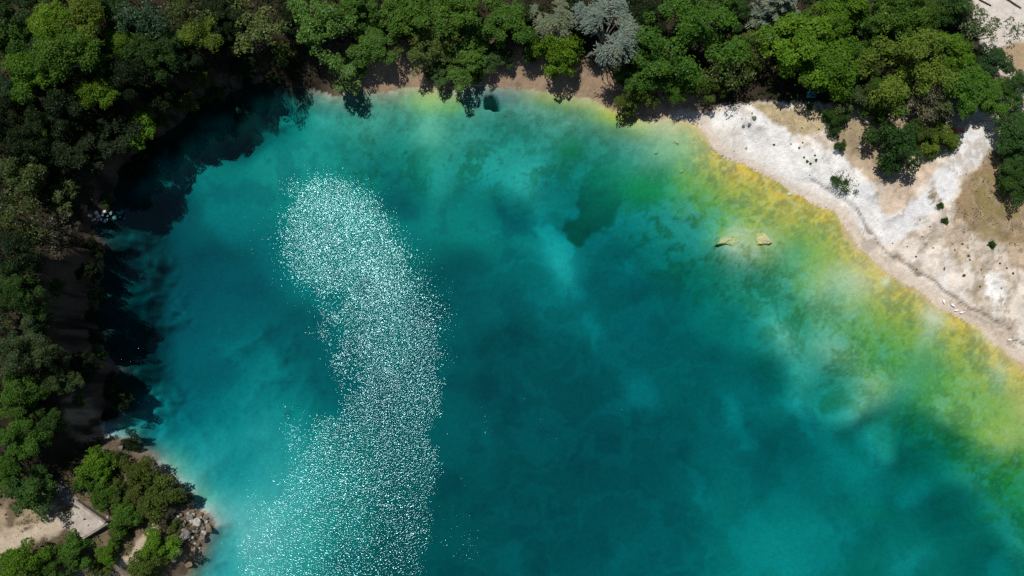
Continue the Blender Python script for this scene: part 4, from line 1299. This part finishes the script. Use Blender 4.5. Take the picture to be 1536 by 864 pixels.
for (u, v, r) in [(1339, 365, 2), (1374, 385, 2.5), (1361, 370, 2), (1446, 413, 4), (1453, 384, 3), (1455, 390, 2.5), (1428, 366, 2), (1417, 402, 2), (1471, 404, 2.5), (1476, 415, 2), (1400, 372, 2), (1375, 404, 2),
                  (1452, 372, 2), (1470, 430, 2.5), (1502, 432, 2), (1416, 404, 2.5), (1383, 355, 2), (1432, 375, 2.5), (1500, 395, 2.5), (1510, 402, 2.5), (1520, 410, 3), (1395, 340, 2), (1380, 330, 2)]:
    tuft(u, v, r, 'dry', 'speck of dry weed on the bare slope above the right shoreline', 'weeds on the bare slope')
tuft(1215, 160, 5, 'bright', 'bright weed where the grass block meets the black tree shade', None)

# ------------------------------------------------------------------ rocks
def rock_mesh(seed, mat, npts=22, flat=0.6, sub=True):
    rng = np.random.default_rng(seed)
    bm = bmesh.new()
    pts = unit(npts, rng) * rng.uniform(0.75, 1.0, (npts, 1)) * np.array([0.5, 0.42, 0.5 * flat])
    for q in pts:
        bm.verts.new(q)
    r = bmesh.ops.convex_hull(bm, input=bm.verts)
    junk = [e for e in r['geom_interior'] + r['geom_unused'] if isinstance(e, bmesh.types.BMVert)]
    bmesh.ops.delete(bm, geom=list(set(junk)), context='VERTS')
    bmesh.ops.bevel(bm, geom=bm.edges[:], offset=0.018, segments=1, affect='EDGES')
    bmesh.ops.triangulate(bm, faces=bm.faces)
    bmesh.ops.subdivide_edges(bm, edges=bm.edges[:], cuts=1, use_grid_fill=True)
    for v in bm.verts:
        q = np.array(v.co)
        c = 0.5 + 0.5 * math.sin(11 * q[0] + 7 * q[1] + seed) * math.sin(9 * q[1] - 13 * q[2] + 2 * seed)
        v.co = Vector(q * (1 - 0.16 * c) + rng.normal(size=3) * 0.012)
    bmesh.ops.recalc_face_normals(bm, faces=bm.faces)
    me = bpy.data.meshes.new('rock')
    bm.to_mesh(me)
    bm.free()
    me.materials.append(M[mat])
    return me


RM = {k: [rock_mesh(300 + i * 7 + j * 31, k) for i in range(4)] for j, k in enumerate(('pale_rock', 'grey_rock', 'brown_rock', 'white_rock', 'algae_rock'))}


def rock(px, py, wpx, mat, label, group=None, zs=1.0, name='rock', rz=None, asp=1.0, sink=0.25, cat='rock', z=None, var=None):
    g = on_ground(px, py)
    if z is not None:
        g = P(px, py, z)
    s = wpx / 10.0
    me = RM[mat][var if var is not None else _trng.randrange(4)]
    h = 0.3 * s * zs
    o = link(name, me, None, (g[0], g[1], g[2] + h * (1 - 2 * sink)))
    o.scale = (s, s * asp, s * zs)
    o.rotation_euler = (_trng.uniform(-0.15, 0.15), _trng.uniform(-0.15, 0.15), rz if rz is not None else _trng.uniform(0, 6.28))
    tag(o, label, cat, group)
    return o


# headland tip
for a in [(297, 783, 24, 'pale_rock', 'pale pinkish boulder on the tip of the headland', 1.0), (276, 802, 34, 'grey_rock', 'wide grey rock slab inside the headland tip', 0.7),
          (312, 792, 26, 'brown_rock', 'brown rock sloping into the water at the very tip', 0.6), (303, 806, 22, 'brown_rock', 'brown rock just below the headland tip', 0.6),
          (286, 776, 20, 'grey_rock', 'grey rock left of the pale pinkish boulder', 0.8), (275, 785, 18, 'grey_rock', 'dark grey rock above the wide grey slab', 0.9),
          (288, 826, 30, 'brown_rock', 'tan rock ledge at the waterline below the headland tip', 0.5), (270, 826, 20, 'pale_rock', 'pale rock between the bright round bush and the water', 0.8),
          (262, 838, 18, 'grey_rock', 'grey rock under the bright round bush', 0.8), (300, 772, 16, 'brown_rock', 'small brown rock at the upper side of the tip', 0.8),
          (282, 846, 22, 'brown_rock', 'lowest brown rock at the waterline of the headland', 0.5), (258, 775, 12, 'pale_rock', 'small pale rock where the headland footpath starts', 0.8),
          (181, 672, 16, 'grey_rock', 'light grey rock on the upper corner of the headland', 0.8), (170, 682, 11, 'pale_rock', 'small pale rock below the light grey corner rock', 0.8),
          (158, 674, 12, 'grey_rock', 'small grey rock left of the light grey corner rock', 0.8), (196, 690, 12, 'brown_rock', 'brown rock at the upper waterline of the headland', 0.8),
          (228, 694, 18, 'grey_rock', 'dark rock at the upper waterline beside the pale shallows', 0.7), (256, 722, 16, 'brown_rock', 'brown rock edging the pale shallows of the headland', 0.7),
          (243, 714, 14, 'pale_rock', 'pale rock edging the shallows of the headland', 0.7), (278, 752, 14, 'grey_rock', 'dark rock at the waterline below the brownish bush', 0.7),
          (270, 730, 15, 'brown_rock', 'brown rock at the waterline above the brownish bush', 0.7), (162, 776, 9, 'pale_rock', 'small stone at the right tip of the concrete platform', 0.8)]:
    rock(a[0], a[1], a[2] * 0.72, a[3], a[4], 'rocks of the headland', a[5] * 1.15)
for k in range(60):
    f = _trng.random()
    u = 264 + 48 * f + _trng.uniform(-6, 6); v = 766 + 78 * _trng.random()
    if sdist(np.array([u]), np.array([v]), [(262, 764), (290, 764), (318, 780), (312, 806), (292, 842), (276, 856), (262, 845), (268, 800)])[0] > 0:
        rock(u, v, _trng.uniform(4, 10), ('grey_rock', 'brown_rock', 'pale_rock')[k % 3], 'small broken rock of the jagged headland tip', 'broken rocks of the headland tip', 1.1, sink=0.2)
for k, (u, v, w) in enumerate([(92, 734, 8), (97, 740, 9), (103, 746, 8), (108, 750, 7), (88, 728, 7), (100, 735, 6), (95, 748, 6)]):
    rock(u, v, w, 'grey_rock' if k % 2 else 'pale_rock', 'stone of the rubble strip leading up to the concrete platform', 'rubble by the platform')
for k in range(14):
    u = 86 + 20 * _trng.random(); v = 768 + 22 * _trng.random()
    rock(u, v, 4 + 3 * _trng.random(), 'pale_rock', 'small stone strewn at the left corner of the concrete platform', 'stones by the platform')
# pale pile at the cliff foot
for k in range(34):
    f = k / 33.0
    u = 134 + 52 * f + _trng.uniform(-5, 5); v = 328 - 6 * f + _trng.uniform(-9, 8) * (1 - 0.4 * f)
    rock(u, v, _trng.uniform(5, 10), 'white_rock' if k % 3 else 'pale_rock', 'white stone of the pile tumbling from the left cliff into the water', 'pale stones at the cliff foot', 0.8, sink=0.1)
rock(126, 312, 18, 'brown_rock', 'orange-brown rock at the head of the pale stone pile', None, 0.9)
# blocks in the shallows
def block(px, py, w, d, z, h, mat, label, outline, rz=0.0):
    c = P(px, py, z)
    bm = bmesh.new()
    lo = [bm.verts.new(((x * 1.4) * w, (y * 1.5) * d, -h)) for x, y in outline]
    mi = [bm.verts.new((x * w, y * d, -h * 0.12 + 0.05 * math.sin(9 * x))) for x, y in outline]
    hi = [bm.verts.new((x * w * 0.88, y * d * 0.86, 0.07 * math.sin(5 * x + 3 * y))) for x, y in outline]
    n = len(outline)
    for a, b in ((lo, mi), (mi, hi)):
        for i in range(n):
            bm.faces.new((a[i], a[(i + 1) % n], b[(i + 1) % n], b[i]))
    cc = bm.verts.new((0.05 * w, 0.08 * d, 0.1))
    for i in range(n):
        bm.faces.new((hi[i], hi[(i + 1) % n], cc))
    bm.faces.new(lo[::-1])
    bmesh.ops.triangulate(bm, faces=bm.faces)
    bmesh.ops.subdivide_edges(bm, edges=bm.edges[:], cuts=2, use_grid_fill=True)
    jr = random.Random(int(px))
    for v in bm.verts:
        v.co += Vector((jr.gauss(0, 0.05), jr.gauss(0, 0.05), jr.gauss(0, 0.05)))
    me = bpy.data.meshes.new('boulder')
    bm.to_mesh(me); bm.free()
    me.materials.append(M[mat])
    o = link('boulder', me, None, tuple(c))
    o.rotation_euler = (0, 0, rz)
    tag(o, label, 'boulder', None)
    return o


block(1094, 361, 3.4, 1.75, -0.40, 2.6, 'algae_rock', 'flat yellowish boulder lying under the water, left of the pair', [(-0.52, -0.28), (-0.30, 0.40), (0.02, 0.36), (0.30, 0.42), (0.50, -0.08), (0.20, -0.5), (-0.1, -0.30)])
b2 = block(1146, 358, 2.5, 2.0, -0.12, 2.6, 'algae_rock', 'yellow boulder breaking the surface, right of the pair', [(-0.46, 0.44), (0.08, 0.5), (0.32, 0.12), (0.52, -0.26), (0.2, -0.42), (-0.42, -0.46)])
me = rock_mesh(417, 'pale_rock', 18, 0.55)
cap = link('dry_top', me, b2)
cap.location = (0.48, -0.28, 0.06)
cap.scale = (1.15, 0.95, 0.75)
cap['label'] = 'dry white top above the water'
for (u, v, w, a, rz, lb) in [(984, 229, 12, 0.6, 0.5, 'small pale slab under the water, leftmost near the beach corner'), (1022, 257, 10, 0.8, 0.2, 'small yellowish slab under the water below the beach corner'),
                             (1014, 214, 13, 0.4, -0.6, 'narrow pale slab under the water by the beach corner'), (1043, 215, 4, 0.9, 0, 'tiny pale stone in the yellow shallows at the beach corner')]:
    rock(u, v, w, 'algae_rock', lb, None, 0.5, rz=rz, asp=a)
# stones on the beach
for (u, v, w, m, lb) in [(1131, 177, 9, 'grey_rock', 'largest dark stone on top of the white sand mound'), (1124, 187, 8, 'grey_rock', 'dark stone below the largest one on the white mound'),
                         (1115, 189, 6.5, 'grey_rock', 'grey stone left of the dark pair on the white mound'), (1113, 178, 4, 'pale_rock', 'faint pale stone above the grey stone on the mound'),
                         (1128, 170, 4, 'grey_rock', 'small dark stone above the largest one on the mound'), (1119, 222, 6, 'pale_rock', 'pale half buried stone low on the white mound'),
                         (1243, 204, 10, 'grey_rock', 'grey rock at the corner of the white sand below the low bush'), (1249, 209, 9, 'grey_rock', 'dark rock beside the small dark bush on the sand edge'),
                         (1258, 192, 9, 'pale_rock', 'pale stone between the low bush and the brown slope'), (1289, 220, 9, 'pale_rock', 'pale stone left of the large round bush'),
                         (1184, 291, 6, 'white_rock', 'white stone at the waterline left of its twin'), (1239, 309, 7, 'white_rock', 'white stone at the waterline beneath the dark plant patch')]:
    rock(u, v, w, m, lb, 'stones on the beach', 0.8)
for (u, v, w) in [(1066, 222, 4), (1074, 227, 6), (1083, 232, 7), (1070, 225, 4), (1095, 237, 3.5), (1104, 240, 3), (1089, 236, 4)]:
    rock(u, v, w, 'pale_rock', 'pale stone in the row along the left tip of the beach waterline', 'row of stones at the beach tip', 0.8)

# ------------------------------------------------------------------ concrete platform
def prism(name, pts, z0, z1, mat, parent=None, bev=0.0):
    bm = bmesh.new()
    lo = [bm.verts.new((x, y, z0)) for x, y in pts]
    hi = [bm.verts.new((x, y, z1)) for x, y in pts]
    n = len(pts)
    bm.faces.new(hi); bm.faces.new(lo[::-1])
    for i in range(n):
        bm.faces.new((lo[i], lo[(i + 1) % n], hi[(i + 1) % n], hi[i]))
    bmesh.ops.recalc_face_normals(bm, faces=bm.faces)
    if bev:
        bmesh.ops.bevel(bm, geom=bm.edges[:], offset=bev, segments=2, affect='EDGES')
    me = bpy.data.meshes.new(name)
    bm.to_mesh(me); bm.free()
    me.materials.append(M[mat])
    return link(name, me, parent)


zc = max(ground_z(*on_ground(u, v)[:2]) for u, v in ((112, 757), (152, 784), (122, 800), (100, 790))) + 0.15
org = P(128, 780, zc)


def loc(u, v):
    q = P(u, v, zc) - org
    return (q[0], q[1])


plat = empty('concrete_platform', (org[0], org[1], zc))
tag(plat, 'pale concrete platform with a stepped upper edge on the headland', 'platform')
prism('slab', [loc(97, 789), loc(104, 766), loc(114, 757), loc(157, 786), loc(124, 806), loc(108, 802)], -1.6, 0.0, 'concrete', plat, 0.03)
prism('low_wall', [loc(113.6, 752), loc(116.2, 749.6), loc(161.5, 782), loc(158.6, 784.2)], -1.6, 0.42, 'dark_concrete', plat, 0.03)
prism('step', [loc(110.6, 755), loc(113.2, 752.6), loc(158.0, 784.8), loc(155.2, 787.2)], -1.5, 0.16, 'concrete', plat, 0.02)
prism('kerb', [loc(158.4, 785.6), loc(161.8, 783.6), loc(163, 785.6), loc(126, 808.6), loc(123.2, 807.2)], -1.5, 0.10, 'dark_concrete', plat, 0.02)

# ------------------------------------------------------------------ bench by the track
g = on_ground(1435, 198)
bench = empty('bench', tuple(g + np.array([0, 0, -0.02])), -0.05)
tag(bench, 'red-brown wooden bench at the top of the grey gravel track', 'bench')


def bar(name, x0, x1, y0, y1, z0, z1, mat, parent):
    return prism(name, [(x0, y0), (x1, y0), (x1, y1), (x0, y1)], z0, z1, mat, parent, 0.008)


for k in range(3):
    bar('seat_plank', -0.85, 0.85, -0.24 + 0.165 * k, -0.09 + 0.165 * k, 0.46, 0.50, 'bench_wood', bench)
for k in range(2):
    bar('back_plank', -0.85, 0.85, 0.285, 0.325, 0.58 + 0.16 * k, 0.71 + 0.16 * k, 'bench_wood', bench)
for sx in (-0.7, 0.62):
    bar('leg', sx, sx + 0.08, -0.2, -0.12, 0, 0.455, 'dark_concrete', bench)
    bar('leg', sx, sx + 0.08, 0.205, 0.283, 0, 0.9, 'dark_concrete', bench)

# ------------------------------------------------------------------ blue sheet in the wood
g = on_ground(1217, 142)
n = 9
gx, gy = np.meshgrid(np.linspace(-0.5, 0.5, n), np.linspace(-0.5, 0.5, n))
sv = np.stack([gx * 1.5 + 0.25 * gy, gy * 1.2, 0.35 * np.exp(-6 * (gx ** 2 + gy ** 2)) + 0.05 * np.sin(9 * gx + 5 * gy) + 0.08], -1).reshape(-1, 3)
si = np.arange(n * n).reshape(n, n)
sf = np.stack([si[:-1, :-1], si[:-1, 1:], si[1:, 1:], si[1:, :-1]], -1).reshape(-1, 4)
o = link('ground_sheet', mesh_np('ground_sheet', sv, sf, True, None, [M['blue_sheet']]), None, tuple(g + np.array([0, 0, 0.05])))
so = o.modifiers.new('thickness', 'SOLIDIFY'); so.thickness = 0.02
tag(o, 'small blue sheet showing in the dark gap above the grass block', 'sheet')

# ------------------------------------------------------------------ bare snag and the two poles by the track
lines = [[((0, 0, -0.3), 0.14), ((0.1, 0, 3.0), 0.10), ((0.1, 0.1, 7.4), 0.06)]]
for k in range(11):
    a = 0.57 * k
    lines.append([((0.1, 0.08, 5.6 + 0.15 * k), 0.045), ((0.1 + 0.8 * math.cos(a), 0.08 + 0.8 * math.sin(a), 6.9 + 0.12 * k), 0.03), ((0.1 + 1.5 * math.cos(a + 0.2), 0.08 + 1.5 * math.sin(a + 0.2), 7.9 + 0.1 * k), 0.012)])
gg = on_ground(112, 96, 7.5)
snag = link('bare_branch', tubes('bare_branch', lines, M['pale_bark'], 5), None, (gg[0], gg[1], gg[2]))
tag(snag, 'bare grey twigs sticking out of the green treetops, top left', 'branch')
for (a, b, lb) in [((1468, 0), (1486, 9), 'thin dark pole lying at the left side of the pale track'), ((1508, -2), (1531, 13), 'thin dark pole lying across the top right corner')]:
    p, q = on_ground(*a), on_ground(*b)
    m_ = (p + q) / 2
    o = link('wooden_pole', tubes('wooden_pole', [[(p - m_ + [0, 0, .15], 0.10), ((q - p) * 0.1 + [0, 0, .14], 0.09), (q - m_ + [0, 0, .15], 0.07)]], M['bark']), None, tuple(m_))
    tag(o, lb, 'pole')

# ------------------------------------------------------------------ white geese in the shallows
def goose_meshes():
    rings = [(-0.36, 0.16, 0.02), (-0.27, 0.17, 0.08), (-0.12, 0.15, 0.145), (0.06, 0.14, 0.155), (0.2, 0.15, 0.115), (0.28, 0.19, 0.07), (0.31, 0.27, 0.045), (0.325, 0.36, 0.036),
             (0.345, 0.42, 0.042), (0.385, 0.44, 0.048), (0.43, 0.43, 0.026)]
    Vs, Fs, sd_ = [], [], 10
    for x, z, r in rings:
        for i in range(sd_):
            w = 2 * math.pi * i / sd_
            Vs.append((x, r * math.cos(w), z + r * math.sin(w) * 0.8))
    for k in range(len(rings) - 1):
        for i in range(sd_):
            j = (i + 1) % sd_
            Fs.append([k * sd_ + i, (k + 1) * sd_ + i, (k + 1) * sd_ + j, k * sd_ + j])
    body = mesh_np('body', np.array(Vs), np.array(Fs), True, None, [M['feather']])
    bv = np.array([(0.42, 0.02, 0.445), (0.42, -0.02, 0.445), (0.42, -0.02, 0.415), (0.42, 0.02, 0.415), (0.505, 0.008, 0.43), (0.505, -0.008, 0.43), (0.505, -0.008, 0.415), (0.505, 0.008, 0.415)])
    bf = np.array([[0, 1, 5, 4], [1, 2, 6, 5], [2, 3, 7, 6], [3, 0, 4, 7], [4, 5, 6, 7], [0, 3, 2, 1]])
    return body, mesh_np('beak', bv, bf, False, None, [M['beak']])


gb, gk = goose_meshes()
for (u, v, rz, s, lb) in [(1415, 452, 1.6, 1.15, 'white goose highest of the four in the shallows'), (1428, 458, 2.4, 1.15, 'white goose second of the four in the shallows'),
                          (1434, 466, 0.1, 0.95, 'white goose third of the four, lowest but one'), (1442, 469, 0.2, 1.0, 'white goose lowest and rightmost of the four'),
                          (1514, 510, 0.2, 0.9, 'white goose alone near the right edge of the picture')]:
    p = on_ground(u, v)
    p = P(u, v, max(p[2], -0.08))
    r = empty('goose', tuple(p), rz, s)
    tag(r, lb, 'goose', 'white geese at the shore')
    link('body', gb, r)
    link('beak', gk, r)

# ------------------------------------------------------------------ stuff: undergrowth, dry grass, pebbles
def scatter(n, cond, rng):
    """random terrain points (x, y, z, u, v) in the framed area for which cond(u, v, d, x, y) is true"""
    j = rng.integers(0, Z.shape[0], n); i = rng.integers(0, Z.shape[1], n)
    ok = (np.abs(X[j, i]) < 88.5) & (Y[j, i] > -45.5) & (Y[j, i] < 59.5)
    j, i = j[ok], i[ok]
    ok = cond(j, i)
    j, i = j[ok], i[ok]
    ox, oy = rng.uniform(-0.15, 0.15, len(j)), rng.uniform(-0.15, 0.15, len(j))
    return np.stack([X[j, i] + ox, Y[j, i] + oy, Z[j, i]], -1), j, i


rng = np.random.default_rng(77)
grass_area = area([(1122, 153), (1236, 162), (1240, 195), (1180, 194), (1155, 180)], 4)
dry_area = area([(1436, 300), (1444, 264), (1492, 222), (1530, 240), (1600, 330), (1600, 400), (1480, 366), (1425, 335)], 6)
slope_area = area([(1240, 190), (1300, 160), (1430, 170), (1420, 205), (1350, 270), (1290, 240)], 8)
pt, j, i = scatter(330000, lambda j, i: (D[j, i] < -1.6) & (right[j, i] < 0.4) & (C[j, i].sum(-1) < 0.42) & (rng.uniform(size=len(j)) < np.where(head[j, i] > 0.4, 0.2, 0.95) * sstep(0.36, 0.5, nz2[j, i])) & ~((steep[j, i] > 0.4) & (D[j, i] > -2.4)) & ~((U[j, i] > 480) & (D[j, i] > -5.0) & (head[j, i] < 0.4)), rng)
pt[:, 2] += rng.uniform(0.05, 0.7, len(pt))
V_, F_ = leaves(pt, np.tile([0.0, 0.0, 1.0], (len(pt), 1)), 0.4, rng)
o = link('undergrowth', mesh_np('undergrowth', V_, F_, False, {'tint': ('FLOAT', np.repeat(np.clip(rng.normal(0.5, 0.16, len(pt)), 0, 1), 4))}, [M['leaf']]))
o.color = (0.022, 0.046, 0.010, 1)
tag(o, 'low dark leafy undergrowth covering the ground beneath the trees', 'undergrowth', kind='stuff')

pt, j, i = scatter(260000, lambda j, i: (D[j, i] < 0) & (rng.uniform(size=len(j)) < np.maximum(np.maximum(grass_area[j, i] * 0.8, dry_area[j, i] * sstep(0.4, 0.55, nz2[j, i]) * 0.9), np.maximum(slope_area[j, i] * 0.8 * sstep(0.4, 0.55, nz1[j, i]), 0.5 * head[j, i] * sstep(0.5, 0.6, nz1[j, i])))), rng)
pt[:, 2] += 0.05
V_, F_ = leaves(pt, np.tile([0.0, -0.2, 0.4], (len(pt), 1)), 0.22, rng, aspect=0.3)
o = link('dry_grass', mesh_np('dry_grass', V_, F_, False, {'tint': ('FLOAT', np.repeat(np.clip(rng.normal(0.5, 0.2, len(pt)), 0, 1), 4))}, [M['leaf']]))
o.color = (0.22, 0.175, 0.07, 1)
tag(o, 'short dry yellow-brown grass on the slopes and the grass block', 'grass', kind='stuff')

scrub_area = area([(1240, 160), (1290, 150), (1430, 150), (1450, 175), (1420, 200), (1395, 235), (1350, 262), (1300, 245), (1262, 225), (1245, 200)], 8)
pt, j, i = scatter(420000, lambda j, i: (D[j, i] < -1.0) & (rng.uniform(size=len(j)) < np.maximum(scrub_area[j, i] * sstep(0.46, 0.58, nz1[j, i] * 0.5 + nz2[j, i] * 0.5), np.maximum(0.5 * dry_area[j, i] * sstep(0.55, 0.66, nz2[j, i]), 0.95 * head[j, i] * sstep(0.44, 0.54, nz2[j, i]) * (C[j, i].sum(-1) < 0.7)))), rng)
pt[:, 2] += rng.uniform(0.04, 0.4, len(pt))
V_, F_ = leaves(pt, np.tile([0.0, 0.0, 1.0], (len(pt), 1)), 0.2, rng)
o = link('low_scrub', mesh_np('low_scrub', V_, F_, False, {'tint': ('FLOAT', np.repeat(np.clip(rng.normal(0.5, 0.22, len(pt)), 0, 1), 4))}, [M['leaf']]))
o.color = (0.085, 0.105, 0.024, 1)
tag(o, 'ankle-high olive scrub between the bushes of the slope and the headland', 'scrub', kind='stuff')

def stones(n, cond, smin, smax, mat, name, label):
    pt, j, i = scatter(n, cond, rng)
    m = len(pt)
    sz = (smin + (smax - smin) * rng.uniform(size=m) ** 3)[:, None, None]
    an = rng.uniform(0, 6.28, m)
    ca, sa = np.cos(an)[:, None], np.sin(an)[:, None]
    q = OCT[None] * sz * rng.uniform(0.65, 1.35, (m, 6, 1))
    q = np.stack([q[..., 0] * ca - q[..., 1] * sa, q[..., 0] * sa + q[..., 1] * ca, q[..., 2]], -1) + pt[:, None, :]
    o = link(name, mesh_np(name, q.reshape(-1, 3), (OCTF[None] + 6 * np.arange(m)[:, None, None]).reshape(-1, 3), False, None, [M[mat]]))
    tag(o, label, 'stones', kind='stuff')


OCT = np.array([(1, 0, 0), (0, 1, 0), (-1, 0, 0), (0, -1, 0), (0, 0, 0.7), (0, 0, -0.5)], float)
OCTF = np.array([(0, 1, 4), (1, 2, 4), (2, 3, 4), (3, 0, 4), (1, 0, 5), (2, 1, 5), (3, 2, 5), (0, 3, 5)])
stones(90000, lambda j, i: (D[j, i] > 0.2) & (D[j, i] < 22) & (U[j, i] > 500) & (rng.uniform(size=len(j)) < 0.42 * sstep(0.48, 0.62, nz2[j, i]) * sstep(22, 6, D[j, i])), 0.04, 0.12, 'algae_rock', 'sunken_stones', 'yellowish stones strewn over the bed of the shallows')

pt, j, i = scatter(60000, lambda j, i: (D[j, i] < -0.1) & ((right[j, i] > 0.5) | ((head[j, i] > 0.5) & (nz1[j, i] > 0.5))) & (rng.uniform(size=len(j)) < sstep(0.45, 0.65, nz1[j, i]) * 0.5 + 0.08), rng)
m = len(pt)
oct_ = np.array([(1, 0, 0), (0, 1, 0), (-1, 0, 0), (0, -1, 0), (0, 0, 0.7), (0, 0, -0.5)], float)
of = np.array([(0, 1, 4), (1, 2, 4), (2, 3, 4), (3, 0, 4), (1, 0, 5), (2, 1, 5), (3, 2, 5), (0, 3, 5)])
sz = (0.03 + 0.10 * rng.uniform(size=m) ** 3)[:, None, None]
an = rng.uniform(0, 6.28, m)
ca, sa = np.cos(an)[:, None], np.sin(an)[:, None]
q = oct_[None] * sz * rng.uniform(0.7, 1.3, (m, 6, 1))
q = np.stack([q[..., 0] * ca - q[..., 1] * sa, q[..., 0] * sa + q[..., 1] * ca, q[..., 2]], -1) + pt[:, None, :]
o = link('pebbles', mesh_np('pebbles', q.reshape(-1, 3), (of[None] + 6 * np.arange(m)[:, None, None]).reshape(-1, 3), False, None, [M['pale_rock']]))
tag(o, 'small pale pebbles strewn over the beach and the headland', 'pebbles', kind='stuff')
